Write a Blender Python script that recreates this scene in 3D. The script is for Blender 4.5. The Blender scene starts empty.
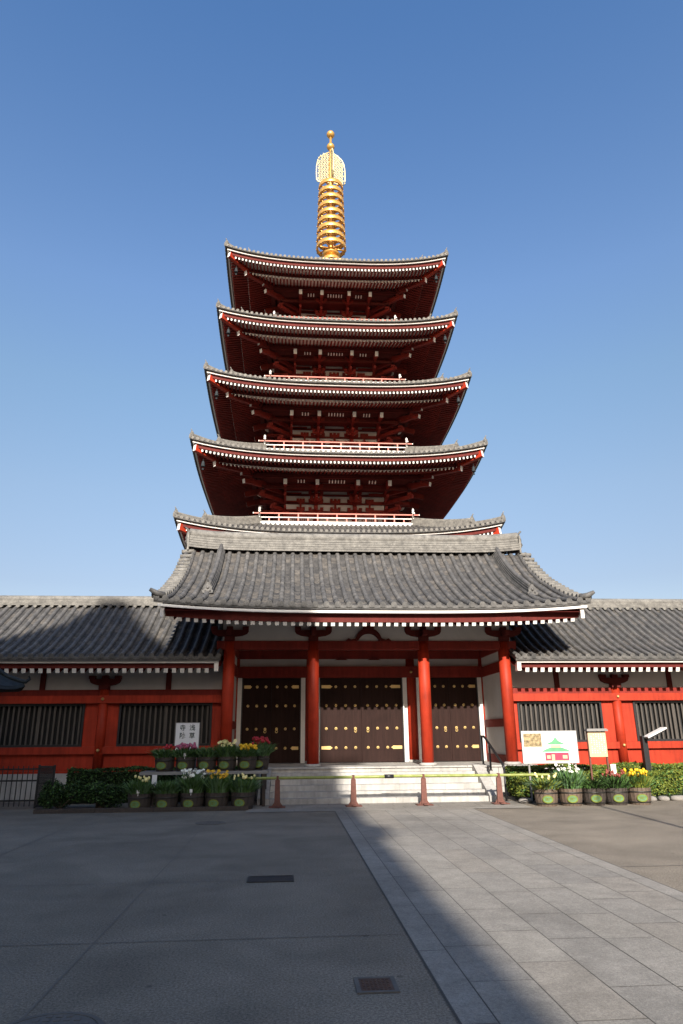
import bpy, math, random
from mathutils import Vector, Matrix, Euler
random.seed(7)
PI = math.pi
sc = bpy.context.scene
col = sc.collection

# ------------------------------------------------------------------ helpers
class MB:
    """collects faces in world coordinates, build() links them as one mesh object"""
    def __init__(s): s.v = []; s.f = []; s.mi = []; s.sm = []; s.m = 0; s.smooth = False
    def face(s, idx): s.f.append(tuple(idx)); s.mi.append(s.m); s.sm.append(s.smooth)
    def add(s, vs, fs):
        b = len(s.v); s.v += [tuple(p) for p in vs]
        for f in fs: s.face([b+i for i in f])
    def quad(s, a, b, c, d): s.add([a, b, c, d], [(0, 1, 2, 3)])
    def box(s, x0, x1, y0, y1, z0, z1):
        s.add([(x0,y0,z0),(x1,y0,z0),(x1,y1,z0),(x0,y1,z0),(x0,y0,z1),(x1,y0,z1),(x1,y1,z1),(x0,y1,z1)],
              [(0,3,2,1),(4,5,6,7),(0,1,5,4),(1,2,6,5),(2,3,7,6),(3,0,4,7)])
    def beam(s, a, b, w, h, up=(0,0,1), endmat=None, startmat=None):
        """box from a to b, width w (sideways), height h; a, b are on its centre line"""
        a = Vector(a); b = Vector(b); d = (b-a).normalized(); u = Vector(up)
        r = d.cross(u)
        if r.length < 1e-6: r = Vector((1,0,0))
        r.normalize(); u = r.cross(d).normalized()
        P = []
        for p in (a, b):
            for sx, sz in ((-1,-1),(1,-1),(1,1),(-1,1)): P.append(p + r*(sx*w/2) + u*(sz*h/2))
        m0 = s.m
        bi = len(s.v); s.v += [tuple(p) for p in P]
        for f in ((0,1,5,4),(1,2,6,5),(2,3,7,6),(3,0,4,7)): s.face([bi+i for i in f])
        if startmat is not None: s.m = startmat
        s.face([bi+i for i in (3,2,1,0)]); s.m = m0
        if endmat is not None: s.m = endmat
        s.face([bi+i for i in (4,5,6,7)]); s.m = m0
    def tube(s, pts, rad, n=8, caps=True, half=False):
        pts = [Vector(p) for p in pts]
        if not hasattr(rad, '__len__'): rad = [rad]*len(pts)
        rings = []; b = len(s.v)
        for i, p in enumerate(pts):
            d = (pts[min(i+1, len(pts)-1)] - pts[max(i-1, 0)]).normalized()
            ref = Vector((0,0,1)) if abs(d.z) < .95 else Vector((1,0,0))
            r = d.cross(ref).normalized(); u = r.cross(d)
            for k in range(n):
                an = (PI*k/(n-1)) if half else 2*PI*k/n
                s.v.append(tuple(p + (r*math.cos(an) + u*math.sin(an))*rad[i]))
        for i in range(len(pts)-1):
            for k in range(n-1 if half else n):
                k2 = (k+1) % n
                s.face((b+i*n+k, b+i*n+k2, b+(i+1)*n+k2, b+(i+1)*n+k))
        if caps:
            sm = s.smooth; s.smooth = False
            s.face([b+k for k in range(n)][::-1]); s.face([b+(len(pts)-1)*n+k for k in range(n)]); s.smooth = sm
    def lathe(s, c, prof, n=24, sx=1, sy=1, caps=True):
        """prof: list of (radius, z)"""
        b = len(s.v)
        for r, z in prof:
            for k in range(n):
                a = 2*PI*k/n; s.v.append((c[0]+r*math.cos(a)*sx, c[1]+r*math.sin(a)*sy, c[2]+z))
        for i in range(len(prof)-1):
            for k in range(n):
                k2 = (k+1) % n; s.face((b+i*n+k, b+i*n+k2, b+(i+1)*n+k2, b+(i+1)*n+k))
        sm = s.smooth; s.smooth = False
        if caps and prof[0][0] > 1e-4: s.face([b+k for k in range(n)][::-1])
        if caps and prof[-1][0] > 1e-4: s.face([b+(len(prof)-1)*n+k for k in range(n)])
        s.smooth = sm
    def prism(s, pts, f0, f1):
        """pts outline; f0, f1 map (a,b) to 3d front and back"""
        n = len(pts)
        vs = [f0(*p) for p in pts] + [f1(*p) for p in pts]
        s.add(vs, [tuple(range(n))[::-1], tuple(range(n, 2*n))] + [(i, (i+1) % n, n+(i+1) % n, n+i) for i in range(n)])
    def build(s, name, mats, parent=None, org=None):
        if org is None: org = ORG.get(parent.name, (0,0,0)) if parent else (0,0,0)
        me = bpy.data.meshes.new(name)
        me.from_pydata([(x-org[0], y-org[1], z-org[2]) for x, y, z in s.v], [], s.f)
        if not isinstance(mats, (list, tuple)): mats = [mats]
        for m in mats: me.materials.append(m)
        me.polygons.foreach_set('material_index', s.mi)
        me.polygons.foreach_set('use_smooth', s.sm)
        me.update()
        o = bpy.data.objects.new(name, me); col.objects.link(o)
        if parent: o.parent = parent; ORG[o.name] = org
        else: o.location = org; ORG[o.name] = org
        return o
ORG = {}
def tag(o, label=None, cat=None, group=None, kind=None):
    if label: o['label'] = label
    if cat: o['category'] = cat
    if group: o['group'] = group
    if kind: o['kind'] = kind
    return o
def thing(name, loc, label, cat, group=None):
    o = bpy.data.objects.new(name, None); col.objects.link(o); o.location = loc
    o.empty_display_size = .2; ORG[o.name] = tuple(loc)
    return tag(o, label, cat, group)
def copy_tree(o, parent=None):
    c = o.copy(); col.objects.link(c)
    if parent: c.parent = parent
    for ch in list(o.children): copy_tree(ch, c)
    return c
def lerp(a, b, t): return a+(b-a)*t
def interp(tab, x):
    if x <= tab[0][0]: return tab[0][1]
    for (x0, y0), (x1, y1) in zip(tab, tab[1:]):
        if x <= x1: return lerp(y0, y1, (x-x0)/(x1-x0))
    return tab[-1][1]

def mat(name, c, rough=.6, metal=0, var=.15, scale=6, bump=.1, bscale=40, c2=None, spec=.5, stretch=None, fine=0, stains=0, spots=0, streaks=0):
    m = bpy.data.materials.new(name); m.use_nodes = True
    nt = m.node_tree; N = nt.nodes; L = nt.links; bs = N['Principled BSDF']
    bs.inputs['Roughness'].default_value = rough; bs.inputs['Metallic'].default_value = metal
    bs.inputs['Specular IOR Level'].default_value = spec
    tc = N.new('ShaderNodeTexCoord'); src = tc.outputs['Object']
    if stretch:
        mp = N.new('ShaderNodeMapping'); mp.inputs['Scale'].default_value = stretch; L.new(src, mp.inputs[0]); src = mp.outputs[0]
    no = N.new('ShaderNodeTexNoise'); no.inputs['Scale'].default_value = scale; no.inputs['Detail'].default_value = 6; no.inputs['Roughness'].default_value = .65
    L.new(src, no.inputs['Vector'])
    cr = N.new('ShaderNodeValToRGB'); e = cr.color_ramp.elements
    c = tuple(c); cb = tuple(c2) if c2 else tuple(min(1, x*(1+var)) for x in c)
    ca = tuple(x*(1-var) for x in c)
    e[0].position = .3; e[0].color = (*ca, 1); e[1].position = .7; e[1].color = (*cb, 1)
    L.new(no.outputs['Fac'], cr.inputs[0]); out = cr.outputs[0]
    if fine:
        n2 = N.new('ShaderNodeTexNoise'); n2.inputs['Scale'].default_value = bscale*2; n2.inputs['Detail'].default_value = 3
        L.new(tc.outputs['Object'], n2.inputs['Vector'])
        mr = N.new('ShaderNodeMapRange'); mr.inputs[1].default_value = .3; mr.inputs[2].default_value = .7
        mr.inputs[3].default_value = 1-fine; mr.inputs[4].default_value = 1+fine; L.new(n2.outputs['Fac'], mr.inputs[0])
        mx = N.new('ShaderNodeMix'); mx.data_type = 'RGBA'; mx.blend_type = 'MULTIPLY'; mx.inputs[0].default_value = 1
        L.new(out, mx.inputs[6]); L.new(mr.outputs[0], mx.inputs[7]); out = mx.outputs[2]
    if stains:
        n3 = N.new('ShaderNodeTexNoise'); n3.inputs['Scale'].default_value = .7; n3.inputs['Detail'].default_value = 8; n3.inputs['Distortion'].default_value = 1.2
        L.new(tc.outputs['Object'], n3.inputs['Vector'])
        mr = N.new('ShaderNodeMapRange'); mr.inputs[1].default_value = .42; mr.inputs[2].default_value = .68
        mr.inputs[3].default_value = 1; mr.inputs[4].default_value = 1-stains; L.new(n3.outputs['Fac'], mr.inputs[0])
        mx = N.new('ShaderNodeMix'); mx.data_type = 'RGBA'; mx.blend_type = 'MULTIPLY'; mx.inputs[0].default_value = 1
        L.new(out, mx.inputs[6]); L.new(mr.outputs[0], mx.inputs[7]); out = mx.outputs[2]
    def mul(fac, lo, hi, a, b):
        mr = N.new('ShaderNodeMapRange'); mr.inputs[1].default_value = a; mr.inputs[2].default_value = b
        mr.inputs[3].default_value = lo; mr.inputs[4].default_value = hi; L.new(fac, mr.inputs[0])
        mx = N.new('ShaderNodeMix'); mx.data_type = 'RGBA'; mx.blend_type = 'MULTIPLY'; mx.inputs[0].default_value = 1
        L.new(out, mx.inputs[6]); L.new(mr.outputs[0], mx.inputs[7]); return mx.outputs[2]
    if spots:
        am = .38 if spots > .3 else .16
        vo = N.new('ShaderNodeTexVoronoi'); vo.inputs['Scale'].default_value = 1.7; L.new(tc.outputs['Object'], vo.inputs['Vector'])
        out = mul(vo.outputs['Distance'], 1-spots, 1, .035, .05)
        v2 = N.new('ShaderNodeTexVoronoi'); v2.inputs['Scale'].default_value = 5.3; L.new(tc.outputs['Object'], v2.inputs['Vector'])
        out = mul(v2.outputs['Distance'], 1+spots*.8, 1, .03, .045)
        n4 = N.new('ShaderNodeTexNoise'); n4.inputs['Scale'].default_value = .28; n4.inputs['Detail'].default_value = 5; L.new(tc.outputs['Object'], n4.inputs['Vector'])
        out = mul(n4.outputs['Fac'], .86, 1.12, .35, .65)
        n5 = N.new('ShaderNodeTexNoise'); n5.inputs['Scale'].default_value = 55; n5.inputs['Detail'].default_value = 3; n5.inputs['Roughness'].default_value = .7; L.new(tc.outputs['Object'], n5.inputs['Vector'])
        out = mul(n5.outputs['Fac'], 1-am, 1+am, .36, .64)
    if streaks:
        mp2 = N.new('ShaderNodeMapping'); mp2.inputs['Scale'].default_value = (9,9,.7); L.new(tc.outputs['Object'], mp2.inputs[0])
        n6 = N.new('ShaderNodeTexNoise'); n6.inputs['Scale'].default_value = 1.3; n6.inputs['Detail'].default_value = 7; L.new(mp2.outputs[0], n6.inputs['Vector'])
        out = mul(n6.outputs['Fac'], 1-streaks, 1.08, .3, .6)
    L.new(out, bs.inputs['Base Color'])
    if bump:
        nb = N.new('ShaderNodeTexNoise'); nb.inputs['Scale'].default_value = bscale; nb.inputs['Detail'].default_value = 4
        L.new(src, nb.inputs['Vector'])
        bp = N.new('ShaderNodeBump'); bp.inputs['Strength'].default_value = bump; bp.inputs['Distance'].default_value = .02
        L.new(nb.outputs['Fac'], bp.inputs['Height']); L.new(bp.outputs[0], bs.inputs['Normal'])
    return m

M = {}
M['asphalt'] = mat('asphalt', (.20,.170,.134), .92, var=.12, scale=1.2, bump=.4, bscale=110, fine=.3, stains=.22, spots=.35, spec=.3)
M['joint'] = mat('joint_filler', (.13,.115,.098), .9)
M['path_joint'] = mat('path_joint', (.075,.068,.06), .9)
M['pave_a'] = mat('paving_stone', (.248,.229,.202), .8, var=.14, scale=5, bump=.2, bscale=70, fine=.22, stains=.2, spots=.2, spec=.3)
M['pave_b'] = mat('paving_stone', (.265,.244,.213), .8, var=.14, scale=5, bump=.2, bscale=70, fine=.22, stains=.2, spots=.2, spec=.3)
M['pave_c'] = mat('paving_stone', (.232,.215,.191), .8, var=.14, scale=5, bump=.2, bscale=70, fine=.22, stains=.2, spots=.2, spec=.3)
M['pave_d'] = mat('paving_stone', (.254,.230,.198), .8, var=.14, scale=5, bump=.2, bscale=70, fine=.22, stains=.2, spots=.2, spec=.3)
M['granite'] = mat('pale_granite', (.39,.372,.345), .75, var=.14, scale=4, bump=.15, bscale=90, fine=.14, stains=.25, streaks=.15)
M['tile'] = mat('grey_roof_tile', (.072,.071,.071), .6, var=.3, scale=4.5, bump=.2, bscale=20, c2=(.135,.128,.121), fine=.3, spec=.3)
M['tile_flat'] = mat('grey_roof_tile_channel', (.05,.049,.049), .75, var=.35, scale=4.5, bump=.2, bscale=20, c2=(.098,.092,.087), fine=.3, spec=.25)
M['tile_pale'] = mat('pale_roof_tile', (.135,.128,.118), .7, var=.3, scale=5, bump=.3, bscale=25, fine=.3, c2=(.235,.222,.20), spec=.25)
M['tile_b'] = mat('grey_roof_tile_worn', (.092,.089,.086), .6, var=.3, scale=7, bump=.2, bscale=20, c2=(.17,.158,.145), fine=.3, spec=.3)
M['tile_flat_b'] = mat('brownish_channel_tile', (.072,.067,.062), .75, var=.35, scale=7, bump=.2, bscale=20, c2=(.14,.125,.11), fine=.3, spec=.25)
M['tile_dark'] = mat('dark_tile', (.07,.07,.07), .6, var=.3, scale=6)
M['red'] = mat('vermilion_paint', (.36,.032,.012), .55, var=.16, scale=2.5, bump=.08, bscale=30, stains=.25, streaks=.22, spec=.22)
M['red_shaded'] = mat('shaded_red_paint', (.20,.022,.015), .65, var=.2, scale=2.5, bump=.05, stains=.25, streaks=.2, spec=.2)  # darkened copy of the vermilion; shade of beams and undersides is in the colour
M['red_deep_shade'] = mat('deep_shade_red_paint', (.10,.017,.014), .7, var=.2, scale=3, bump=.05, streaks=.15, spec=.15)  # darkest copy of the red, eave shade painted into it
M['rail_red'] = mat('balcony_rail_red', (.52,.17,.13), .6, var=.1, scale=4)
M['white'] = mat('white_paint', (.68,.66,.63), .6, var=.06, scale=5, bump=.03)
M['plaster'] = mat('white_plaster', (.56,.54,.52), .85, var=.06, scale=2, bump=.05, stains=.12)
M['soffit_white'] = mat('soffit_board_cream', (.88,.78,.70), .8, var=.06, scale=3)
M['gold'] = mat('gilt_metal', (.60,.32,.07), .35, metal=.5, var=.1, scale=4, bump=.03, c2=(.72,.42,.12))
M['gold_pale'] = mat('pale_gilt_filigree', (.66,.57,.32), .45, metal=.3, var=.1, scale=20, bump=.1)
M['brass'] = mat('brass_fitting', (.62,.44,.18), .4, metal=.5, var=.1, scale=10, bump=.02)
M['door'] = mat('dark_brown_door', (.025,.012,.010), .7, var=.25, scale=3, stretch=(6,6,.4), bump=.2, bscale=25, spec=.12, stains=.25)
M['black'] = mat('black_lacquer', (.014,.014,.016), .4, var=.2, scale=5)
M['iron'] = mat('black_iron', (.02,.02,.022), .45, metal=.3, var=.2, scale=8)
M['bar'] = mat('lattice_bar', (.06,.05,.042), .6, var=.35, scale=3, stretch=(3,3,.5))
M['dark'] = mat('dark_interior', (.012,.012,.012), .9, var=.2)
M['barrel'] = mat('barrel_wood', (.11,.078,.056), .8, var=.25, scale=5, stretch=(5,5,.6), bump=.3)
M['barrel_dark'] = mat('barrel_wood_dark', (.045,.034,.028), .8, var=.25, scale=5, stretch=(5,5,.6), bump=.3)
M['hoop'] = mat('barrel_hoop', (.035,.033,.03), .5, metal=.5)
M['emblem'] = mat('green_emblem_paint', (.09,.19,.075), .6, var=.25, scale=14)
M['soil'] = mat('soil', (.035,.025,.018), .95)
M['leaf_a'] = mat('leaf_green', (.06,.125,.03), .6, var=.4, scale=12, bump=0, spec=.25)
M['leaf_b'] = mat('leaf_yellow_green', (.14,.165,.025), .6, var=.35, scale=12, bump=0, spec=.25)
M['leaf_c'] = mat('leaf_dark_green', (.022,.04,.014), .65, var=.4, scale=12, bump=0, spec=.2)
M['leaf_d'] = mat('leaf_grey_green', (.09,.16,.075), .6, var=.35, scale=12, bump=0, spec=.25)
M['hedge_core'] = mat('hedge_core', (.012,.022,.008), .95, var=.3)
M['petal_y'] = mat('petal_yellow', (.72,.42,.01), .5, var=.1, bump=0)
M['petal_w'] = mat('petal_white', (.85,.84,.74), .5, var=.05, bump=0)
M['petal_cream'] = mat('petal_cream', (.80,.70,.30), .5, var=.1, bump=0)
M['petal_r'] = mat('petal_red', (.33,.010,.02), .5, var=.2, bump=0)
M['petal_p'] = mat('petal_pink', (.36,.08,.14), .5, var=.4, bump=0)
M['petal_o'] = mat('petal_rust', (.20,.04,.025), .6, var=.2, bump=0)
M['stand'] = mat('rusty_red_stand', (.12,.043,.03), .75, var=.25, scale=10, bump=.15)
M['bamboo'] = mat('green_bamboo_plastic', (.22,.25,.06), .5, var=.2, scale=6, bump=.03)
M['board'] = mat('white_board', (.66,.66,.65), .5, var=.03, bump=0)
M['beige'] = mat('beige_notice', (.52,.39,.24), .7, var=.06, scale=8)
M['ink'] = mat('dark_ink', (.03,.05,.05), .6)
M['faint'] = mat('faint_print', (.6,.6,.58), .6)
M['pict_green'] = mat('printed_green', (.10,.30,.15), .5, var=.1)
M['pict_red'] = mat('printed_red', (.50,.03,.07), .5, var=.1)
M['photo'] = mat('printed_photo', (.06,.04,.015), .4, var=.5, scale=14, c2=(.5,.38,.2), bump=0)
M['plank'] = mat('grey_plank', (.22,.21,.2), .8, var=.2, scale=4, stretch=(.5,5,5))
M['drain'] = mat('cast_iron_cover', (.035,.034,.033), .6, metal=.3, var=.3, scale=20, bump=.4, bscale=60)
M['cover_rim'] = mat('worn_cover_rim', (.11,.10,.09), .85, var=.2, bump=.2)
M['drain_rust'] = mat('rusty_iron_cover', (.09,.05,.035), .7, metal=.2, var=.3, scale=14, bump=.4, bscale=60)
M['bronze'] = mat('dark_bronze', (.022,.028,.032), .75, var=.4, scale=8, bump=.2, spec=.25)
M['stone'] = mat('rough_edge_stone', (.22,.20,.18), .9, var=.3, scale=6, bump=.5, bscale=12)
M['bark'] = mat('shrub_stem', (.06,.045,.03), .9)
M['ground_far'] = mat('packed_earth', (.2,.18,.15), .95, var=.1, scale=.5)

# ------------------------------------------------------------------ ground
g = MB(); g.quad((-900,-700,-.02),(900,-700,-.02),(900,1200,-.02),(-900,1200,-.02))
tag(g.build('ground', M['ground_far']), kind='structure')
g = MB()
n = 12
g.quad((-60,-40,0),(60,-40,0),(60,40,0),(-60,40,0))
tag(g.build('asphalt_plaza', M['asphalt']), kind='structure')
# expansion joints of the plaza
g = MB(); z = .004
def strip(x0,y0,x1,y1,w):
    d = Vector((x1-x0, y1-y0, 0)).normalized(); r = Vector((d.y,-d.x,0))*w/2
    a = Vector((x0,y0,z)); b = Vector((x1,y1,z)); g.quad(a-r,b-r,b+r,a+r) if False else g.quad(a+r,b+r,b-r,a-r)
strip(-1.57,-5,-1.57,16.6,.015); strip(-4.1,-5,-4.1,16.6,.016); strip(-6.6,-5,-6.6,16.6,.02)
z = .0055
for y in (1.7,4.1,6.5,8.9,11.33,13.66,15.6): strip(-14,y,.98,y,.011 if y < 9 else .012)
for y in (9.2,13.8): strip(4.15,y,14,y,.018)
tag(g.build('plaza_joints', M['joint']), kind='structure')
# stone path of slabs
PM = [M['pave_a'],M['pave_b'],M['pave_c'],M['pave_d'],M['path_joint']]
g = MB(); g.m = 4; g.quad((1.0,-12,.006),(4.12,-12,.006),(4.12,17.9,.006),(1.0,17.9,.006))
g.quad((-.95,16.25,.0065),(1.0,16.25,.0065),(1.0,17.9,.0065),(-.95,17.9,.0065))
g.quad((4.12,16.25,.0065),(5.5,16.25,.0065),(5.5,17.9,.0065),(4.12,17.9,.0065))
def slab(x0,x1,y0,y1,mi=None):
    g.m = random.choice((0,0,1,1,2,3)) if mi is None else mi
    q = .0032; zz = .0092 + random.uniform(-.0004,.0004)
    x0+=q; x1-=q; y0+=q; y1-=q
    t = .0012
    g.add([(x0,y0,.005),(x1,y0,.005),(x1,y1,.005),(x0,y1,.005),(x0+t,y0+t,zz),(x1-t,y0+t,zz),(x1-t,y1-t,zz),(x0+t,y1-t,zz)],
          [(4,5,6,7)])
xs = [1.01,1.23]+[1.23+.442*i for i in range(1,7)]+[4.10]
for i in range(len(xs)-1):
    edge = i in (0, len(xs)-2)
    y = -12 + (i*.37 % .9)
    while y < 16.2:
        l = random.uniform(1.2,1.6) if edge else random.uniform(.75,1.15)
        y2 = min(16.25, y+l)
        if 16.25-y2 < .3: y2 = 16.25
        slab(xs[i], xs[i+1], y, y2, random.choice((0,1,1)) if edge else None); y = y2
y = 16.25; 
for r in range(4):
    x = -.95 - r*.23 % .5; y2 = y + .41
    while x < 5.48:
        w = random.uniform(.8,1.15); x2 = min(5.5, x+w)
        if 5.5-x2 < .3: x2 = 5.5
        slab(max(x,-.95), x2, y, y2, random.choice((1,1,3,0))); x = x2
    y = y2
tag(g.build('stone_path', PM), kind='structure')

# drain covers
def frame_rect(mb, x0,x1,y0,y1,w,z0,z1):
    mb.box(x0,x1,y0,y0+w,z0,z1); mb.box(x0,x1,y1-w,y1,z0,z1); mb.box(x0,x0+w,y0+w,y1-w,z0,z1); mb.box(x1-w,x1,y0+w,y1-w,z0,z1)
t = thing('drain_grate', (-.2,8.94,0), 'long dark slotted drain grate set in the shaded asphalt', 'drain grate')
b = MB(); frame_rect(b,-.47,.07,8.77,9.12,.025,.002,.012); b.build('frame', M['drain'], t)
b = MB(); b.box(-.445,.045,8.795,9.095,.002,.006)
for i in range(20): b.box(-.44+i*.0245,-.428+i*.0245,8.8,9.09,.006,.011)
b.build('grate', M['drain'], t)
t = thing('inspection_cover', (.6,5.3,0), 'small square rusty inspection cover in the asphalt beside the stone path', 'manhole cover')
b = MB(); frame_rect(b,.46,.74,5.15,5.45,.03,.002,.010); b.build('frame', M['cover_rim'], t)
b = MB(); b.box(.49,.71,5.18,5.42,.002,.009)
for i in range(7):
    for j in range(7): b.box(.505+i*.028,.522+i*.028,5.195+j*.031,5.213+j*.031,.009,.012)
b.build('cover', M['drain_rust'], t)
def manhole(x, y, r, label):
    t = thing('manhole_cover', (x,y,0), label, 'manhole cover')
    b = MB(); b.lathe((x,y,0), [(r,.002),(r,.010),(r-.03,.010),(r-.03,.004)], 32); b.build('rim', M['cover_rim'], t)
    b = MB(); b.lathe((x,y,0), [(r-.035,.003),(r-.035,.008),(.001,.009)], 32)
    for i in range(-4,5):
        for j in range(-4,5):
            if math.hypot(i,j)*.06 < r-.06: b.box(x+i*.06-.018,x+i*.06+.018,y+j*.06-.018,y+j*.06+.018,.008,.012)
    b.build('cover', M['cover_rim'], t)
manhole(-1.5,14.5,.29,'round dark manhole cover in the shaded asphalt just in front of the flower barrels')
manhole(-1.35,4.70,.31,'round manhole cover at the bottom edge of the shaded asphalt')

# ------------------------------------------------------------------ roofs of the gate and wings
def tiled_roof(name, parent, X0, X1, prof, ridgeY, lift, pitch, rib_r, mats, flare=0):
    """gable roof; prof = [(Y, z)] from the front eave up to the ridge, mirrored behind; returns roof object"""
    xc = (X0+X1)/2; hw = (X1-X0)/2; y0 = prof[0][0]
    def lf(x, Y):
        if not lift: return 0
        k = max(0,(ridgeY-abs(Y-ridgeY)*1.0 - y0)/(ridgeY-y0)); 
        f = 1-k
        f = abs(Y-ridgeY)/(ridgeY-y0)
        return lift*(abs(x-xc)/hw)**3.2*f
    P = prof + [(2*ridgeY-y, z) for y, z in reversed(prof[:-1])]
    b = MB(); b.m = 1; b.smooth = False
    nx = 24
    for i in range(nx):
        xa = lerp(X0, X1, i/nx); xb = lerp(X0, X1, (i+1)/nx)
        for (ya, za), (yb, zb) in zip(P, P[1:]):
            b.quad((xa,ya,za+lf(xa,ya)-.07),(xb,ya,za+lf(xb,ya)-.07),(xb,yb,zb+lf(xb,yb)-.07),(xa,yb,zb+lf(xa,yb)-.07))
            b.quad((xb,ya,za+lf(xb,ya)-.12),(xa,ya,za+lf(xa,ya)-.12),(xa,yb,zb+lf(xa,yb)-.12),(xb,yb,zb+lf(xb,yb)-.12))
    for x in (X0, X1):
        for (ya, za), (yb, zb) in zip(P, P[1:]):
            b.quad((x,ya,za+lf(x,ya)-.12),(x,yb,zb+lf(x,yb)-.12),(x,yb,zb+lf(x,yb)-.02),(x,ya,za+lf(x,ya)-.02))
    for Y, zz in (P[0], P[-1]):
        for i in range(nx):
            xa = lerp(X0, X1, i/nx); xb = lerp(X0, X1, (i+1)/nx)
            b.quad((xa,Y,zz+lf(xa,Y)-.12),(xb,Y,zz+lf(xb,Y)-.12),(xb,Y,zz+lf(xb,Y)-.02),(xa,Y,zz+lf(xa,Y)-.02))
    # pan tiles: little overlapping steps across each channel
    n = int(round((X1-X0)/pitch)); pp = (X1-X0)/n
    b.m = 1
    seg = []
    for (ya, za), (yb, zb) in zip(P, P[1:]):
        L = math.hypot(yb-ya, zb-za); k = max(1, int(L/.27))
        for j in range(k): seg.append((lerp(ya,yb,j/k), lerp(za,zb,j/k), lerp(ya,yb,(j+1)/k), lerp(za,zb,(j+1)/k)))
    for i in range(n):
        xa = X0+i*pp; xb = xa+pp; xm = (xa+xb)/2
        for ya, za, yb, zb in seg:
            front = zb > za
            l1 = lf(xm,ya); l2 = lf(xm,yb)
            h1, h2 = (.016,.004) if front else (.004,.016)
            j = random.uniform(-.004,.004); b.m = 3 if random.random() < .27 else 1
            b.add([(xa,ya,za+l1+h1+j),(xm,ya,za+l1+h1-.04+j),(xb,ya,za+l1+h1+j),(xa,yb,zb+l2+h2),(xm,yb,zb+l2+h2-.04),(xb,yb,zb+l2+h2)],[(0,1,4,3),(1,2,5,4)])
            yy, zz, ll = (ya,za,l1) if front else (yb,zb,l2)
            b.add([(xa,yy,zz+ll+.016+j),(xm,yy,zz+ll-.024+j),(xb,yy,zz+ll+.016+j),(xb,yy,zz+ll-.06),(xa,yy,zz+ll-.06)],[(0,4,3,1),(1,3,2)])
    # round cover tiles, each rib a run of slightly overlapping cylinders
    b.m = 0; b.smooth = True
    for i in range(n+1):
        x = X0+i*pp
        if i == 0: x += rib_r*.9
        if i == n: x -= rib_r*.9
        for idx, (ya, za, yb, zb) in enumerate(seg):
            front = zb > za
            r1, r2 = (rib_r*1.02, rib_r*.97) if front else (rib_r*.97, rib_r*1.02)
            dx = random.uniform(-.005,.005); b.m = 2 if random.random() < .25 else 0
            b.tube([(x+dx,ya,za+lf(x,ya)+.012),(x+dx,yb,zb+lf(x,yb)+.012)], [r1,r2], 7, caps=False, half=True)
        b.m = 0
        for (Y, zz, sgn) in ((P[0][0],P[0][1],-1),(P[-1][0],P[-1][1],1)):
            b.tube([(x,Y+sgn*.03,zz+lf(x,Y)+.01),(x,Y-sgn*.06,zz+lf(x,Y)+.02)], rib_r*1.12, 12)
    # scalloped eave tiles between the round ends
    b.smooth = False; b.m = 0
    for i in range(n):
        xa = X0+i*pp; pts = []
        for (Y, zz, sgn) in ((P[0][0],P[0][1],-1),(P[-1][0],P[-1][1],1)):
            k = 6; up = []; dn = []
            for j in range(k+1):
                x = xa+pp*j/k; c = math.sin(PI*j/k)
                up.append((x, Y+sgn*.012, zz+lf(x,Y)+.02-.03*c)); dn.append((x, Y+sgn*.012, zz+lf(x,Y)-.03-.055*c))
            for j in range(k):
                q = (dn[j], dn[j+1], up[j+1], up[j])
                b.quad(*(q if sgn < 0 else q[::-1]))
    return b.build(name, mats, parent), lf, P

TM = [M['tile'], M['tile_flat'], M['tile_b'], M['tile_flat_b']]
def rake_tiles(parent, x, P, lf, sgn):
    """short tiles that hang over the gable edge, one above the other"""
    b = MB(); b.smooth = True
    acc = 0
    for (ya, za), (yb, zb) in zip(P, P[1:]):
        L = math.hypot(yb-ya, zb-za); k = max(1, int(L/.26))
        for j in range(k):
            t = (j+.5)/k; Y = lerp(ya,yb,t); z = lerp(za,zb,t)+lf(x,Y)
            b.tube([(x-sgn*.30,Y,z+.07),(x+sgn*.10,Y,z+.045)], .075, 8)
    b.build('rake_tile_row', M['tile_pale'], parent)

def ridge(parent, X0, X1, Y, z0, z1, w, endlift=.12, ends=0):
    b = MB(); n = 20
    if ends:
        b.smooth = True
        for i in range(int((X1-X0)/ends)): b.tube([(X0+ends*(i+.5),Y-w/2-.06,z0-.035),(X0+ends*(i+.5),Y-w/2+.06,z0-.02)], ends*.21, 8)
        b.smooth = False
    n = int((X1-X0)/.32); layers = 6; xc = (X0+X1)/2; hw = (X1-X0)/2
    def l(x): return endlift*(abs(x-xc)/hw)**6
    for k in range(layers):
        a = lerp(z0, z1, k/layers); c = lerp(z0, z1, (k+.82)/layers); ww = w*(1-.09*k)/2
        for i in range(n):
            xa = lerp(X0,X1,i/n); xb = lerp(X0,X1,(i+1)/n)
            for s in (-1,1):
                y = Y+s*(ww+random.uniform(-.008,.008)); yi = Y+s*(ww-.045)
                q = ((xa,y,a+l(xa)),(xb,y,a+l(xb)),(xb,y,c+l(xb)),(xa,y,c+l(xa))); b.quad(*(q if s < 0 else q[::-1]))
                c2 = lerp(z0, z1, (k+1)/layers)
                q = ((xa,yi,c+l(xa)),(xb,yi,c+l(xb)),(xb,yi,c2+l(xb)),(xa,yi,c2+l(xa))); b.quad(*(q if s < 0 else q[::-1]))
                q = ((xa,y,c+l(xa)),(xb,y,c+l(xb)),(xb,yi,c+l(xb)),(xa,yi,c+l(xa))); b.quad(*(q if s < 0 else q[::-1]))
    b.smooth = True
    b.tube([(lerp(X0,X1,i/n),Y,z1+l(lerp(X0,X1,i/n))) for i in range(n+1)], w*.33, 10)
    b.smooth = False
    for x in (X0, X1): b.box(x-.03,x+.03,Y-w*.5,Y+w*.5,z0-.05+endlift*.5,z1+endlift*.9)
    return b.build('main_ridge', M['tile_pale'], parent)

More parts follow.
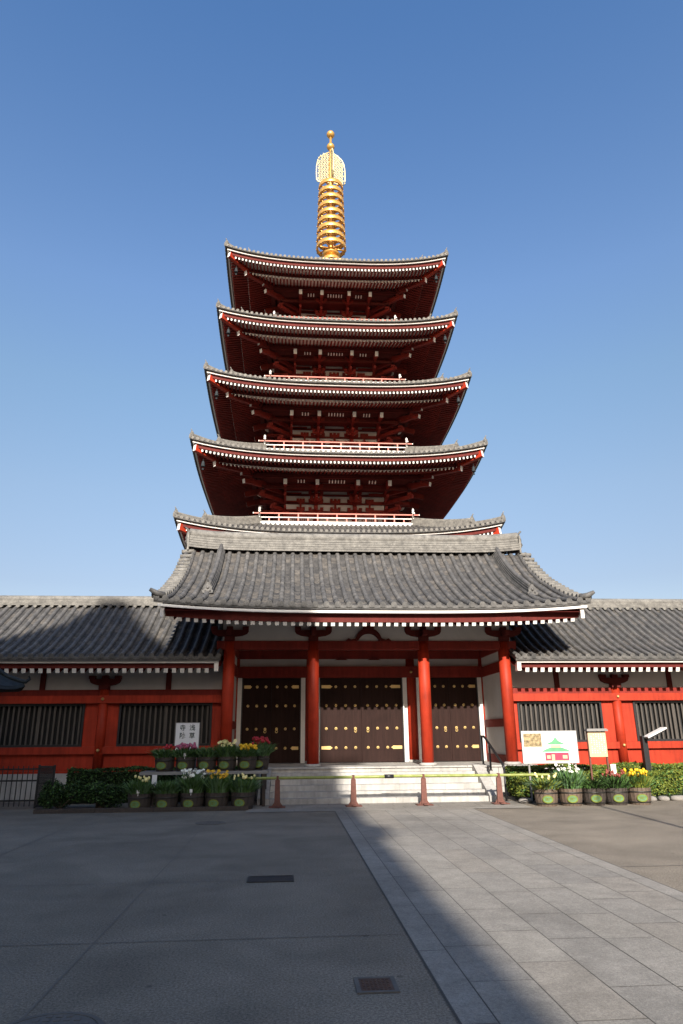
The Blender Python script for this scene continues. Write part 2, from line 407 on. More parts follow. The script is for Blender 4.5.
def ogre_tile(parent, c, facing, s=1.0, m=None):
    """ornamental end tile: shouldered plate, boss, crest horn"""
    b = MB(); a = math.atan2(facing[1], facing[0])
    R = Matrix.Rotation(a-PI/2, 3, 'Z')     # local +y faces outwards
    def T(p): q = R@Vector(p)*s; return (c[0]+q.x, c[1]+q.y, c[2]+q.z)
    out = [(-.20,0),(.20,0),(.24,.10),(.17,.16),(.19,.27),(.11,.36),(.05,.46),(0,.5),(-.05,.46),(-.11,.36),(-.19,.27),(-.17,.16),(-.24,.10)]
    b.prism(out, lambda x, z: T((x,.06,z)), lambda x, z: T((x,-.05,z)))
    b.smooth = True
    for x, z, r in ((0,.24,.075),(-.1,.1,.045),(.1,.1,.045)):
        pts = [T((x,.05,z)),T((x,.10,z)),T((x,.12,z))]; b.tube(pts, [r*s, r*.8*s, r*.2*s], 8)
    b.tube([T((0,0,.44)),T((0,.05,.54)),T((0,.13,.62))], [.045*s,.038*s,.03*s], 7)
    return b.build('ridge_end_tile', m or M['tile'], parent)

def rafter_row(parent, xs, y0, z0, y1, z1, w, h, zl, name='rafters', m=None):
    b = MB()
    for x in xs:
        b.beam((x,y1,z1+zl(x)*.6),(x,y0,z0+zl(x)), w, h, endmat=1)
    return b.build(name, [m or M['red_deep_shade'], M['white']], parent)

def bracket_boat(b, X, Y, z0, w=.95, d=.16, h=.34):
    """capital block, curved arm and three small bearing blocks, arm along x"""
    b.box(X-.14,X+.14,Y-d*.9,Y+d*.9,z0,z0+h*.3)
    pts = [(-.12,h*.28),(.12,h*.28),(w*.33,h*.36),(w*.46,h*.5),(w*.5,h*.66),(w*.5,h*.76),(-w*.5,h*.76),(-w*.5,h*.66),(-w*.46,h*.5),(-w*.33,h*.36)]
    b.prism(pts, lambda x, z: (X+x,Y-d/2,z0+z), lambda x, z: (X+x,Y+d/2,z0+z))
    for q in (-.42,0,.42): b.box(X+q*w-.085,X+q*w+.085,Y-d*.7,Y+d*.7,z0+h*.765,z0+h)

# ------------------------------------------------------------------ GATEHOUSE
GX = 2.21; CX = [-1.73,.63,3.79,6.15]; FY = 19.7; DY = 22.1; BY = 24.5
gate = thing('gatehouse', (GX,DY,0), 'red gatehouse with three pairs of studded doors, curved grey tiled roof and stone steps', 'gatehouse')
# platform + steps
b = MB()
def block_row(b, x0, x1, y0, y1, z0, z1, wl=1.05, off=0, gap=.005):
    x = x0 - off
    while x < x1-.01:
        w = wl*random.uniform(.85,1.15); x2 = x+w
        if x1-x2 < .35: x2 = x1
        xa = max(x, x0)
        if x2 > xa+.05: b.box(xa+gap, min(x2,x1)-gap, y0, y1, z0+.002, z1)
        x = x2
for z0, z1 in ((.0,.25),(.25,.50),(.50,.74)):
    block_row(b, -2.25, 6.68, 19.38+.02, 19.8, z0, z1-.006, 1.1, random.random())
b.box(-2.2,6.63,19.5,26,.0,.738)
x = -2.3
while x < 6.7:
    x2 = min(6.73, x+random.uniform(.9,1.1)); 
    b.box(x+.004,x2-.004,19.36,20.1,.74,.78); x = x2
b.box(-2.3,6.73,20.105,26.1,.741,.779)
plat = b.build('stone_platform', M['granite'], gate)
for k in range(5):
    b = MB(); y0 = 17.9+.3*k
    block_row(b, -.47, 4.92, y0, y0+.33, 0, .13*(k+1), 1.08, (k*.47) % 1.0)
    # dark bed behind the joints
    b.box(-.46,4.91,y0+.02,y0+.32,0,.13*(k+1)-.01)
    b.build('step', M['granite'], gate)
for x0, x1 in ((-.76,-.475),(4.925,5.2)):
    b = MB()
    b.prism([(17.82,0),(19.4,0),(19.4,.80),(19.25,.80),(17.82,.14)], lambda y, z: (x0,y,z), lambda y, z: (x1,y,z))
    b.build('stair_cheek', M['granite'], gate)
# columns
def column(parent, X, Y, z0, z1, r=.165, m=None):
    b = MB(); b.smooth = True
    b.lathe((X,Y,0), [(r,z0),(r,lerp(z0,z1,.6)),(r*.97,z1)], 28)
    o = b.build('column', m or M['red'], parent)
    b = MB(); b.smooth = True; b.lathe((X,Y,0), [(r*1.45,.782),(r*1.45,.83),(r*1.15,z0+.004)], 24)
    b.build('column_base', M['granite'], o)
    return o
for X in CX:
    for Y in (FY, DY, BY): column(gate, X, Y, .85, 4.12, .165 if Y == FY else .15)
# beams
def hbeam(parent, x0,x1,y,z0,z1,d=.2,m=None,name='beam'):
    b = MB(); b.box(x0,x1,y-d/2,y+d/2,z0,z1); return b.build(name, m or M['red_shaded'], parent)
hbeam(gate, CX[0]-.35, CX[3]+.35, FY, 3.90, 4.14, .2)
hbeam(gate, CX[0]-.1, CX[3]+.1, DY-.02, 3.88, 4.14, .26)
hbeam(gate, CX[0]-.1, CX[3]+.1, DY-.02, 3.30, 3.64, .40)
hbeam(gate, CX[0]-.35, CX[3]+.35, BY, 3.90, 4.14, .2)
# small pads between the two beams over the middle bay
for X in (GX-.62, GX+.42):
    b = MB(); pts = [(-.22,0),(.22,0),(.12,.03),(.07,.075),(-.07,.075),(-.12,.03)]
    b.prism(pts, lambda x,z: (X+x,DY-.2,4.142+z-.30), lambda x,z: (X+x,DY-.155,4.142+z-.30)); b.build('beam_pad', M['red_deep_shade'], gate)
# plaster panels of the door wall and above the front beam
b = MB()
b.box(CX[0],CX[3],DY-.05,DY+.05,3.64,3.88); b.box(CX[0],CX[3],DY-.05,DY+.05,4.14,5.6)
b.box(CX[0]-.2,CX[3]+.2,FY-.04,FY+.04,4.14,5.0); b.box(CX[0]-.2,CX[3]+.2,BY-.04,BY+.04,4.14,5.0)
b.build('plaster_wall', M['plaster'], gate)
# side walls: plaster between front, middle and back columns
for X in (CX[0], CX[3]):
    b = MB(); b.box(X-.05,X+.05,FY+.1,BY-.1,.78,5.3)
    b.prism([(FY-.05,5.3),(BY+.05,5.3),(22.3,7.2)], lambda y,z: (X-.06,y,z), lambda y,z: (X+.06,y,z))
    b.build('side_wall', M['plaster'], gate)
    for z0, z1 in ((.78,1.02),(1.78,2.0),(3.30,3.60),(3.90,4.14)):
        b = MB(); b.box(X-.1,X+.1,FY+.12,BY-.12,z0,z1); b.build('side_beam', M['red_shaded'], gate)
# brackets on the front columns
for X in CX:
    for Y in (FY, BY):
        b = MB(); bracket_boat(b, X, Y-.02, 4.14, 1.05, .2, .40)
        b.box(X-.07,X+.07,Y-.55,Y-.14,4.27,4.40)
        b.build('bracket', M['red_deep_shade'], gate)
    b = MB(); b.lathe((X,DY-.155,3.47),[(.001,0)],3); b = MB(); b.smooth = True
    b.tube([(X,DY-.225,3.47),(X,DY-.262,3.47),(X,DY-.275,3.47)], [.045,.035,.01], 10); b.build('nail_cover', M['brass'], gate)
# frog-leg strut over the middle bay
def arch_strut(parent, X, Y, z0, w, h):
    b = MB(); N = 14; up = []; lo = []
    for i in range(N+1):
        t = -1+2*i/N; x = t*w*.5
        up.append((x, h*(1-abs(t)**3.2)+.05)); lo.append((x*.78, (h-.10)*(1-abs(t)**2.6)))
    pts = [(-w*.82,.0),(-w*.55,0),(-w*.39,0)]
    outline = lo[1:-1]
    out = [(-w*.85,0),(-w*.39,0)] + lo[1:-1] + [(w*.39,0),(w*.85,0),(w*.72,.07),(w*.64,.04),(w*.52,.055)] + up[::-1][1:-1] + [(-w*.52,.055),(-w*.64,.04),(-w*.72,.07)]
    n = len(out)
    # strips between upper and lower curve keep the faces simple
    for i in range(N):
        a0, a1 = up[i], up[i+1]; c0, c1 = lo[i], lo[i+1]
        for (y, flip) in ((Y-.04,0),(Y+.04,1)):
            q = [(X+c0[0],y,z0+c0[1]),(X+c1[0],y,z0+c1[1]),(X+a1[0],y,z0+a1[1]),(X+a0[0],y,z0+a0[1])]
            b.quad(*(q[::-1] if flip else q))
        b.quad((X+a0[0],Y-.04,z0+a0[1]),(X+a1[0],Y-.04,z0+a1[1]),(X+a1[0],Y+.04,z0+a1[1]),(X+a0[0],Y+.04,z0+a0[1]))
        b.quad((X+c1[0],Y-.04,z0+c1[1]),(X+c0[0],Y-.04,z0+c0[1]),(X+c0[0],Y+.04,z0+c0[1]),(X+c1[0],Y+.04,z0+c1[1]))
    for s in (-1,1):
        pts = [(s*w*.42,0),(s*w*.85,0),(s*w*.74,.075),(s*w*.64,.035),(s*w*.5,.07)]
        if s < 0: pts = pts[::-1]
        b.prism(pts, lambda x,z: (X+x,Y-.035,z0+z), lambda x,z: (X+x,Y+.035,z0+z))
    b.box(X-.16,X+.16,Y-.05,Y+.05,z0+h+.051,z0+h+.12)
    return b.build('frog_leg_strut', M['red_deep_shade'], parent)
arch_strut(gate, GX, FY-.08, 4.142, .78, .30)

# doors
stud_proto = None
def stud(parent, X, Y, z, r=.042):
    b = MB(); b.smooth = True
    b.tube([(X,Y,z),(X,Y-.012,z)], r, 10); b.tube([(X,Y-.012,z),(X,Y-.035,z),(X,Y-.05,z)], [r*.75,r*.62,r*.15], 10)
    return b.build('stud', M['brass'], parent)
def leaf(X0, X1, hinge_left, n4):
    """one door leaf; n4 = studs in a full row"""
    Y = DY-.02; z0, z1 = .80, 3.295
    b = MB(); b.box(X0,X1,Y-.05,Y+.04,z0,z1)
    for x0,x1 in ((X0,X0+.06),(X1-.045,X1)): b.box(x0,x1,Y-.062,Y-.0505,z0,z1)
    for zz in (z0, 1.15, 3.2):  b.box(X0+.0605,X1-.0455,Y-.058,Y-.0505,zz,zz+.07)
    k = 5
    for i in range(1,k): 
        x = lerp(X0+.06,X1-.045,i/k); b.box(x-.004,x+.004,Y-.0535,Y-.0505,z0+.0705,3.1995)
    d = b.build('door', M['door'], gate)
    w = X1-X0
    xs = [X0+w*(i+.62)/(n4+.25) for i in range(n4)] if hinge_left else [X1-w*(i+.62)/(n4+.25) for i in range(n4)]
    for r, z in enumerate((3.03,2.46,1.78,1.22)):
        for i, x in enumerate(xs):
            if r in (0,3) and i == 0:
                s = 1 if hinge_left else -1; xe = X0+.04 if hinge_left else X1-.04
                h = MB(); L = w*.27
                pts = [(0,-.045),(L*.8,-.05),(L*.86,-.025),(L,0),(L*.86,.025),(L*.8,.05),(0,.045)]
                if s < 0: pts = [(-a,c) for a,c in pts][::-1]
                h.prism(pts, lambda a,c: (xe+a,Y-.068,z+c), lambda a,c: (xe+a,Y-.0625,z+c)); h.build('hinge_plate', M['brass'], d)
            else: stud(d, x, Y-.0585, z)
    xi = xs[-1]
    h = MB(); h.smooth = True; h.tube([(xi+.036*math.cos(a),Y-.075,1.705+.036*math.sin(a)) for a in [i*2*PI/12 for i in range(13)]], .012, 6, caps=False)
    h.build('ring_pull', M['brass'], d)
    return d
b = MB(); b.box(CX[0]+.1,CX[3]-.1,DY+.07,DY+.1,.79,3.3); b.build('door_backing', M['dark'], gate)
bays = [(-1.47,.30,3),(.93,3.49,4),(4.12,5.89,3)]
for (a, c, n4) in bays:
    m = (a+c)/2; leaf(a, m-.004, True, n4); leaf(m+.004, c, False, n4)
for i,(a, c, n4) in enumerate(bays):
    # white jamb strips either side, dark sill
    lo = CX[i]+.15; hi = CX[i+1]-.15
    for x0, x1 in ((a-.16,a-.03),(c+.03,c+.16)):
        b = MB(); b.box(x0,x1,DY-.14,DY+.06,.79,3.298); b.build('door_jamb', M['white'], gate)
    for x0, x1 in ((a-.03,a),(c,c+.03)):
        b = MB(); b.box(x0+.001,x1-.001,DY-.12,DY+.05,.79,3.297); b.build('door_stop', M['black'], gate)
    for x0, x1 in ((lo-.03,a-.161),(c+.161,hi+.03)):
        if x1-x0 > .01:
            b = MB(); b.box(x0,x1,DY-.1,DY+.05,.79,3.297); b.build('door_post', M['red_shaded'], gate)
# gate roof
gprof = [(17.78,4.84),(18.6,5.10),(19.5,5.52),(20.48,6.02),(21.17,6.47),(21.8,6.98),(22.3,7.45)]
GR0, GR1 = -3.56, 8.06
roof, glf, GP = tiled_roof('roof', gate, GR0, GR1, gprof, 22.3, .18, .30, .072, TM)
ridge(roof, GR0+.12, GR1-.30, 22.3, 7.42, 7.93, .5, .13)
rake_tiles(roof, GR0+.02, GP, glf, -1); rake_tiles(roof, GR1-.02, GP, glf, 1)
ogre_tile(roof, (GR0+.10,22.3,7.65), (-1,0,0), 1.0); ogre_tile(roof, (GR1-.28,22.3,7.65), (1,0,0), 1.0)
for X in (-2.35, 6.95):
    for sgn in (1,-1):
        b = MB(); pts = []
        for i in range(11):
            y = lerp(19.15,22.15,i/10); z = interp(gprof, y)+.16; Y = y if sgn > 0 else 44.6-y
            dx = .32*(1-i/10)*(-1 if X < 0 else 1)*.0
            pts.append((X+dx,Y,z))
        for k,(ww,dz,h) in enumerate(((.26,-.10,.14),(.22,.0,.10),(.18,.08,.08))):
            for p,q in zip(pts,pts[1:]): b.beam((p[0],p[1],p[2]+dz),(q[0],q[1],q[2]+dz),ww,h)
        b.smooth = True; b.tube([(p[0],p[1],p[2]+.15) for p in pts], .07, 9)
        b.build('descending_ridge', M['tile'], roof)
        ogre_tile(roof, (pts[0][0],pts[0][1]-sgn*.05,pts[0][2]-.12), (0,-sgn,0), .66)
for X, s in ((GR0+.1,-1),(GR1-.1,1)):
    b = MB(); b.smooth = True
    z = 4.84+.22
    b.tube([(X-s*.15,17.85,z+.03),(X+s*.05,17.76,z+.07),(X+s*.20,17.70,z+.16)], [.09,.08,.045], 9); b.build('corner_tile', M['tile'], roof)
# fascia, eave board and rafters (front and rear)
for side in (0,1):
    def fy(y): return y if side == 0 else 44.6-y
    n = 26
    for nm, m, ya, yb, za, zb, xi in (('white_fascia', M['white'], 17.80,17.90,4.635,4.70,.10),('eave_board', M['red_deep_shade'],17.99,18.06,4.42,4.66,.28)):
        b = MB()
        for i in range(n):
            x0 = lerp(GR0+xi,GR1-xi,i/n); x1 = lerp(GR0+xi,GR1-xi,(i+1)/n)
            l0 = glf(x0,17.8); l1 = glf(x1,17.8); A, B = fy(ya), fy(yb)
            if side: A, B = B, A
            V = [(x0,A,za+l0),(x1,A,za+l1),(x1,B,za+l1),(x0,B,za+l0),(x0,A,zb+l0),(x1,A,zb+l1),(x1,B,zb+l1),(x0,B,zb+l0)]
            fs = [(0,3,2,1),(4,5,6,7),(0,1,5,4),(2,3,7,6)]
            if i == 0: fs.append((3,0,4,7))
            if i == n-1: fs.append((1,2,6,5))
            b.add(V, fs)
        b.build(nm, m, roof)
    xs = [GR0+.42+i*.2085 for i in range(52)]
    xs = [GR0+.45+i*(GR1-GR0-.9)/51 for i in range(52)]
    rafter_row(roof, xs, fy(18.02), 4.385, fy(19.72), 5.0, .105, .125, lambda x: glf(x,17.8))
    # soffit boarding over the rafters
    b = MB()
    for i in range(n):
        x0 = lerp(GR0+.3,GR1-.3,i/n); x1 = lerp(GR0+.3,GR1-.3,(i+1)/n); l0 = glf(x0,17.8); l1 = glf(x1,17.8)
        b.quad((x0,fy(18.0),4.445+l0),(x1,fy(18.0),4.445+l1),(x1,fy(19.9),5.12+l1*.6),(x0,fy(19.9),5.12+l0*.6))
    b.build('soffit_board', M['red_shaded'], roof)
# gable barge boards with white lower ends, and gable soffit
for X, s in ((GR0+.22,-1),(GR1-.22,1)):
    b = MB()
    for (ya,za),(yb,zb) in zip(GP,GP[1:]):
        la, lb = glf(X,ya), glf(X,yb)
        b.beam((X,ya+(.15 if ya < 18 else 0)-(.15 if ya > 26.5 else 0),za+la-.26),(X,yb,zb+lb-.26),.09,.26)
    b.build('barge_board', M['red_shaded'], roof)
    for Y in (17.93, 44.6-17.93):
        b = MB(); b.box(X-.055,X+.055,Y-.055,Y+.055,4.42+.18,4.66+.16) if False else b.box(X-.05,X+.05,Y-.05,Y+.05,4.53,4.79); b.build('white_beam_end', M['white'], roof)
    b = MB()
    for (ya,za),(yb,zb) in zip(GP,GP[1:]):
        x0, x1 = sorted((X-s*.05, CX[0] if s < 0 else CX[3]))
        b.quad((x0,ya,za-.16),(x0,yb,zb-.16),(x1,yb,zb-.16),(x1,ya,za-.16))
    b.build('gable_soffit', M['red_deep_shade'], roof)
b = MB(); b.box(CX[0]-.1,CX[3]+.1,FY+.05,BY-.05,4.55,4.6); b.build('ceiling', M['red_deep_shade'], gate)

# ------------------------------------------------------------------ WINGS
WY = 20.4
def wing(x0, x1, inner, label):
    """corridor wing; inner = x of its end at the gate; columns every 3.47 m outwards"""
    s = 1 if inner > 2 else -1
    w = thing('corridor_wing', ((x0+x1)/2, 22.6, 0), label, 'temple building', 'corridor wings beside the gatehouse')
    # roof
    prof = [(19.12,3.66),(19.9,3.98),(20.7,4.42),(21.5,4.92),(22.1,5.32),(22.6,5.66)]
    roof, lf, P = tiled_roof('roof', w, x0, x1, prof, 22.6, 0, .262, .062, TM)
    ridge(roof, x0, x1, 22.6, 5.64, 5.86, .36, 0, .262)
    e0, e1 = (x0, x1-.05) if s < 0 else (x0+.05, x1)
    for sd in (0,1):
        f = (lambda y: y) if sd == 0 else (lambda y: 45.2-y)
        def bx(b, a, c, ya, yb, z0, z1): ya, yb = sorted((f(ya), f(yb))); b.box(a, c, ya, yb, z0, z1)
        b = MB(); bx(b, e0, e1, 19.18,19.27,3.49,3.56); b.build('white_fascia', M['white'], roof)
        b = MB(); bx(b, e0+.02, e1-.02, 19.29,19.35,3.36,3.49); b.build('eave_board', M['red_deep_shade'], roof)
        b = MB(); k = int((x1-x0)/.221)
        for i in range(k):
            x = (e1-.32-i*.221) if s < 0 else (e0+.32+i*.221)
            if x < x0+.05 or x > x1-.05: continue
            b.beam((x,f(20.5),3.77),(x,f(19.31),3.30),.11,.125,endmat=1)
        b.build('rafters', [M['red_deep_shade'],M['white']], roof)
        b = MB(); b.quad((x0,f(19.3),3.415),(x1,f(19.3),3.415),(x1,f(20.5),3.86),(x0,f(20.5),3.86)); b.build('soffit_board', M['red_shaded'], roof)
        xe = e1-.06 if s < 0 else e0+.06
        b = MB(); bx(b, xe-.055, xe+.055, 19.20,19.40,3.27,3.488); b.build('white_beam_end', M['white'], roof)
    # walls
    a, c = (x0, inner) if s < 0 else (inner, x1)
    b = MB(); b.box(a,c,WY-.02,WY+.12,2.86,3.9); b.box(a,c,24.7,24.82,.68,3.9); b.build('plaster_wall', M['plaster'], w)
    b = MB(); block_row(b, a, c, WY-.16, WY+.2, 0, .33, 1.3); block_row(b, a, c, WY-.16, WY+.2, .335, .66, 1.3, .6)
    b.box(a+.01,c-.01,WY-.14,24.9,0,.65); b.build('stone_base', M['granite'], w)
    for y0,y1,z0,z1,m,nm in ((WY-.10,WY+.12,2.70,2.86,'red_shaded','upper_beam'),(WY-.20,WY+.12,2.49,2.698,'red','lintel_beam'),(WY-.15,WY+.12,1.15,1.34,'red','sill_beam'),(WY-.12,WY+.12,.662,.72,'red','ground_beam')):
        b = MB(); b.box(a,c,y0,y1,z0,z1); b.build(nm, M[m], w)
    b = MB(); b.box(a,c,WY-.04,WY+.1,.722,1.148)
    b.build('lower_panel', M['red'], w)
    x = inner; k = 0
    cols = []
    first = (9.63-6.15)
    X = 6.15+first if s > 0 else -1.73-3.5
    while a < X < c: cols.append(X); X += s*3.47
    for X in cols:
        b = MB(); b.smooth = True; b.lathe((X,WY-.06,0), [(.135,.70),(.135,2.88)], 24); o = b.build('column', M['red'], w)
        for z in (2.60,1.245):
            b = MB(); b.smooth = True; b.tube([(X,WY-.19,z),(X,WY-.235,z),(X,WY-.255,z)], [.045,.038,.008], 10); b.build('nail_cover', M['brass'], o)
        b = MB(); bracket_boat(b, X, WY-.06, 2.862, .85, .18, .38); b.build('bracket', M['red_deep_shade'], w)
    edges = [6.15 if s > 0 else -1.73] + cols
    for i, X in enumerate(edges):
        nx = X + s*(3.48 if i == 0 else 3.47)
        m = (X+nx)/2
        if not (a < m < c): continue
        b = MB(); b.box(m-.075,m+.075,WY-.06,WY-.021,2.862,3.42); b.build('strut', M['red_deep_shade'], w)
        lo, hi = sorted((X,nx)); wl, wr = lo+.49, hi-.49
        if i == 0:
            if s > 0: wl, wr = 6.62, 9.15
            else: wl, wr = -4.78, -2.2
        wl = max(wl,a); wr = min(wr,c)
        # red side panels
        for p, q in ((max(lo,a)+.0,wl),(wr,min(hi,c))):
            if q-p > .05: b = MB(); b.box(p,q,WY-.05,WY+.1,1.342,2.488); b.build('side_panel', M['red'], w)
        b = MB(); frame_rect2(b, wl, wr, WY-.09, WY+.1, 1.342, 2.488, .06); fr = b.build('window', M['black'], w)
        b = MB(); b.box(wl+.06,wr-.06,WY+.07,WY+.09,1.40,2.43); b.build('window_back', M['dark'], fr)
        b = MB(); n = 17
        for j in range(n):
            x = lerp(wl+.06,wr-.06,(j+.5)/n); wd = .028 if j != n//2 else .045
            b.beam((x,WY-.0,1.402),(x,WY-.0,2.428),.05 if j != n//2 else .09,.05, up=(0,1,0))
        b.build('lattice_bars', M['bar'], fr)
    return w
def frame_rect2(b, x0, x1, y0, y1, z0, z1, t):
    b.box(x0,x1,y0,y1,z0,z0+t); b.box(x0,x1,y0,y1,z1-t,z1); b.box(x0,x0+t,y0,y1,z0+t,z1-t); b.box(x1-t,x1,y0,y1,z0+t,z1-t)
wing(-17.5, -1.92, -1.90, 'long low red temple wing in shadow, left of the gatehouse behind the flower shelf')
wing(6.30, 22.0, 6.33, 'long low red temple wing right of the gatehouse, in full sun above the clipped hedges')

# ------------------------------------------------------------------ PAGODA
PX, PY = 2.9, 48.0
pag = thing('pagoda', (PX,PY,0), 'tall five-storey red pagoda with a golden spire rising behind the gatehouse', 'pagoda')
#        W     zf(mid)  L     B(body)  
LV = [(7.75, 33.22, .80, 2.57), (8.05, 28.12, .70, 2.90), (8.55, 23.12, .72, 3.08), (9.08, 17.98, .74, 3.43), (9.62, 12.74, .76, 3.75)]
BR = [4.57, 4.72, 4.97, 5.17]      # balcony half widths
def side(k):
    c, s = round(math.cos(k*PI/2)), round(math.sin(k*PI/2))
    # k=0: outward is -Y, s runs +X
    def T(u, o, z): x, y = u, -o; return (PX+x*c-y*s, PY+x*s+y*c, z)
    return T
SIDES = [side(k) for k in range(4)]
def hbx(b, T, u0,u1,o0,o1,z0,z1):
    P = [T(u0,o1,z0),T(u1,o1,z0),T(u1,o0,z0),T(u0,o0,z0),T(u0,o1,z1),T(u1,o1,z1),T(u1,o0,z1),T(u0,o0,z1)]
    b.add(P, [(0,3,2,1),(4,5,6,7),(0,1,5,4),(1,2,6,5),(2,3,7,6),(3,0,4,7)])

for li, (W, zf, Lf, B) in enumerate(LV):
    top = li == 0
    ro = .75 if top else BR[li-1]-.17           # inner edge of the tiled surface
    zt = 38.7 if top else zf+2.0
    We = W+.16; ze = zf+.17
    def lift(u, o): return Lf*min(1.1,(abs(u)/W))**3.0*(max(0,o)/W)**1.3
    def surf(o):
        t = (We-o)/(We-ro); return lerp(ze, zt, (.55*t+.45*t*t) if top else (.72*t+.28*t*t))
    # tiled surface
    b = MB(); NU, NO = 20, 8
    for T in SIDES:
        b.m = 1
        for i in range(NO):
            oa = lerp(We,ro,i/NO); ob = lerp(We,ro,(i+1)/NO)
            for j in range(NU):
                ta = -1+2*j/NU; tb = -1+2*(j+1)/NU
                b.quad(T(ta*oa,oa,surf(oa)+lift(ta*oa,oa)),T(tb*oa,oa,surf(oa)+lift(tb*oa,oa)),T(tb*ob,ob,surf(ob)+lift(tb*ob,ob)),T(ta*ob,ob,surf(ob)+lift(ta*ob,ob)))
        # edge drop
        for j in range(NU):
            ta = -1+2*j/NU; tb = -1+2*(j+1)/NU; o = We
            b.quad(T(ta*o,o,ze-.10+lift(ta*o,o)),T(tb*o,o,ze-.10+lift(tb*o,o)),T(tb*o,o,ze+lift(tb*o,o)),T(ta*o,o,ze+lift(ta*o,o)))
            oi = W-.1
            b.quad(T(ta*oi,oi,zf+.08+lift(ta*oi,oi)),T(tb*oi,oi,zf+.08+lift(tb*oi,oi)),T(tb*o,o,ze-.10+lift(tb*o,o)),T(ta*o,o,ze-.10+lift(ta*o,o)))
        b.m = 0
        n = int(2*We/.31); p = 2*We/n
        for j in range(n):
            u = -We+p*(j+.5); oi = max(ro, abs(u)); 
            if We-oi < .25: oi = We-.25
            K = 6 if oi < W-2 else 3
            b.smooth = True
            b.tube([T(u, lerp(We,oi,q/K), surf(lerp(We,oi,q/K))+lift(u,lerp(We,oi,q/K))+.02) for q in range(K+1)], .085, 5, caps=False, half=True)
            b.m = 2; b.tube([T(u,We+.03,ze+lift(u,We)+.02),T(u,We-.05,ze+lift(u,We)+.03)], .098, 10); b.m = 0  # end discs coloured paler to stand for sunlight on them
            b.smooth = False
    roof = b.build('roof', [M['tile'],M['tile_flat'],M['tile_pale']], pag)
    # curved strips along the eave
    def strips(name, m, sects, inset=0):
        b = MB()
        for T in SIDES:
            for (o0,o1,z0,z1) in sects:
                N = 28
                for j in range(N):
                    ta = -1+2*j/N; tb = -1+2*(j+1)/N
                    def V(t,o,z): return T(t*o,o,z+lift(t*o,W))
                    a = [V(ta,o1,z0),V(tb,o1,z0),V(tb,o0,z0),V(ta,o0,z0),V(ta,o1,z1),V(tb,o1,z1),V(tb,o0,z1),V(ta,o0,z1)]
                    b.add(a, [(0,3,2,1),(4,5,6,7),(0,1,5,4),(2,3,7,6)])
        return b.build(name, m, roof)
    strips('white_fascia', M['white'], [(W-.10,W+.0,zf-.035,zf+.06)])
    strips('eave_board', M['red_deep_shade'], [(W-.28,W-.16,zf-.27,zf-.03)])
    FO = W-.22; LO = W-1.35                      # outer ends of upper and lower rafters
    zF0, zF1 = zf-.36, zf-.30+.16                  # upper rafter centre at outer and inner end
    zL0, zL1 = zf-.46, zf+.24                      # lower rafter centre
    PO = W-3.05-.12*li
    def rafters(name, o_out, o_in, z_out, z_in, w, h, pitch, edge):
        b = MB(); n = int(2*(o_out-edge)/pitch)
        for T in SIDES:
            for j in range(n+1):
                u = -(o_out-edge)+2*(o_out-edge)*j/n
                oi = max(o_in, abs(u)+.02)
                if oi > o_out-.12: oi = o_out-.12
                t = (o_out-oi)/(o_out-o_in); zi = lerp(z_out, z_in, t)
                b.beam(T(u,oi,zi+lift(u,oi+ (W-o_out))),T(u,o_out,z_out+lift(u,W)*(1 if o_out > W-.5 else .80)),w,h,endmat=1)
        return b.build(name, [M['red_shaded'],M['white']], roof)
    rafters('upper_rafters', FO, LO-.1, zF0, zF1, .10, .14, .245, .12)
    rafters('lower_rafters', LO, PO-.35, zL0, zL1, .10, .14, .245, .15)
    # boards above the rafters
    b = MB()
    for T in SIDES:
        for (o1, z1, o0, z0, f1, f0) in ((FO+.02, zF0+.075, LO-.1, zF1+.075, 1, .85),(LO, zL0+.085, PO-.4, zL1+.09, .8, .5)):
            N = 24
            for j in range(N):
                ta = -1+2*j/N; tb = -1+2*(j+1)/N
                b.quad(T(ta*o1,o1,z1+lift(ta*o1,W)*f1),T(ta*o0,o0,z0+lift(ta*o0,o0+ (W-o1))),T(tb*o0,o0,z0+lift(tb*o0,o0+(W-o1))),T(tb*o1,o1,z1+lift(tb*o1,W)*f1))
    b.build('soffit_board', M['soffit_white'], roof)
    b = MB()   # kioi board between the two rafter tiers
    for T in SIDES:
        N = 24
        for j in range(N):
            ta = -1+2*j/N; tb = -1+2*(j+1)/N; o = LO+.03; oi = LO-.07
            la = lift(ta*o,W)*.8; lb = lift(tb*o,W)*.8
            P = [T(ta*o,o,zL0+.10+la),T(tb*o,o,zL0+.10+lb),T(tb*oi,oi,zL0+.10+lb),T(ta*oi,oi,zL0+.10+la),T(ta*o,o,zL0+.385+la),T(tb*o,o,zL0+.385+lb),T(tb*oi,oi,zL0+.385+lb),T(ta*oi,oi,zL0+.385+la)]
            b.add(P,[(0,3,2,1),(4,5,6,7),(0,1,5,4),(2,3,7,6)])
    b.build('rafter_sill', M['red_deep_shade'], roof)
    # hips
    for k in range(4):
        T = SIDES[k]
        def D(o, z): return T(o, o, z)     # right-hand corner of side k
        b = MB()
        o_list = [lerp(We-.02, W-1.7, q/6) for q in range(7)]
        pts = [D(o, surf(o)+lift(o,o)+.10) for o in o_list]
        for p, q in zip(pts, pts[1:]): b.beam(p, q, .26, .22)
        b.smooth = True; b.tube([(p[0],p[1],p[2]+.13) for p in pts], .085, 8); b.smooth = False
        o_list = [lerp(W-1.35, ro+.05, q/8) for q in range(9)]
        pts2 = [D(o, surf(o)+lift(o,o)+.22) for o in o_list]
        for p, q in zip(pts2, pts2[1:]): b.beam(p, q, .32, .44)
        b.smooth = True; b.tube([(p[0],p[1],p[2]+.25) for p in pts2], .1, 8)
        b.build('hip_ridge', M['tile_pale'], roof)
        dirv = Vector(D(1,0))-Vector(D(0,0))
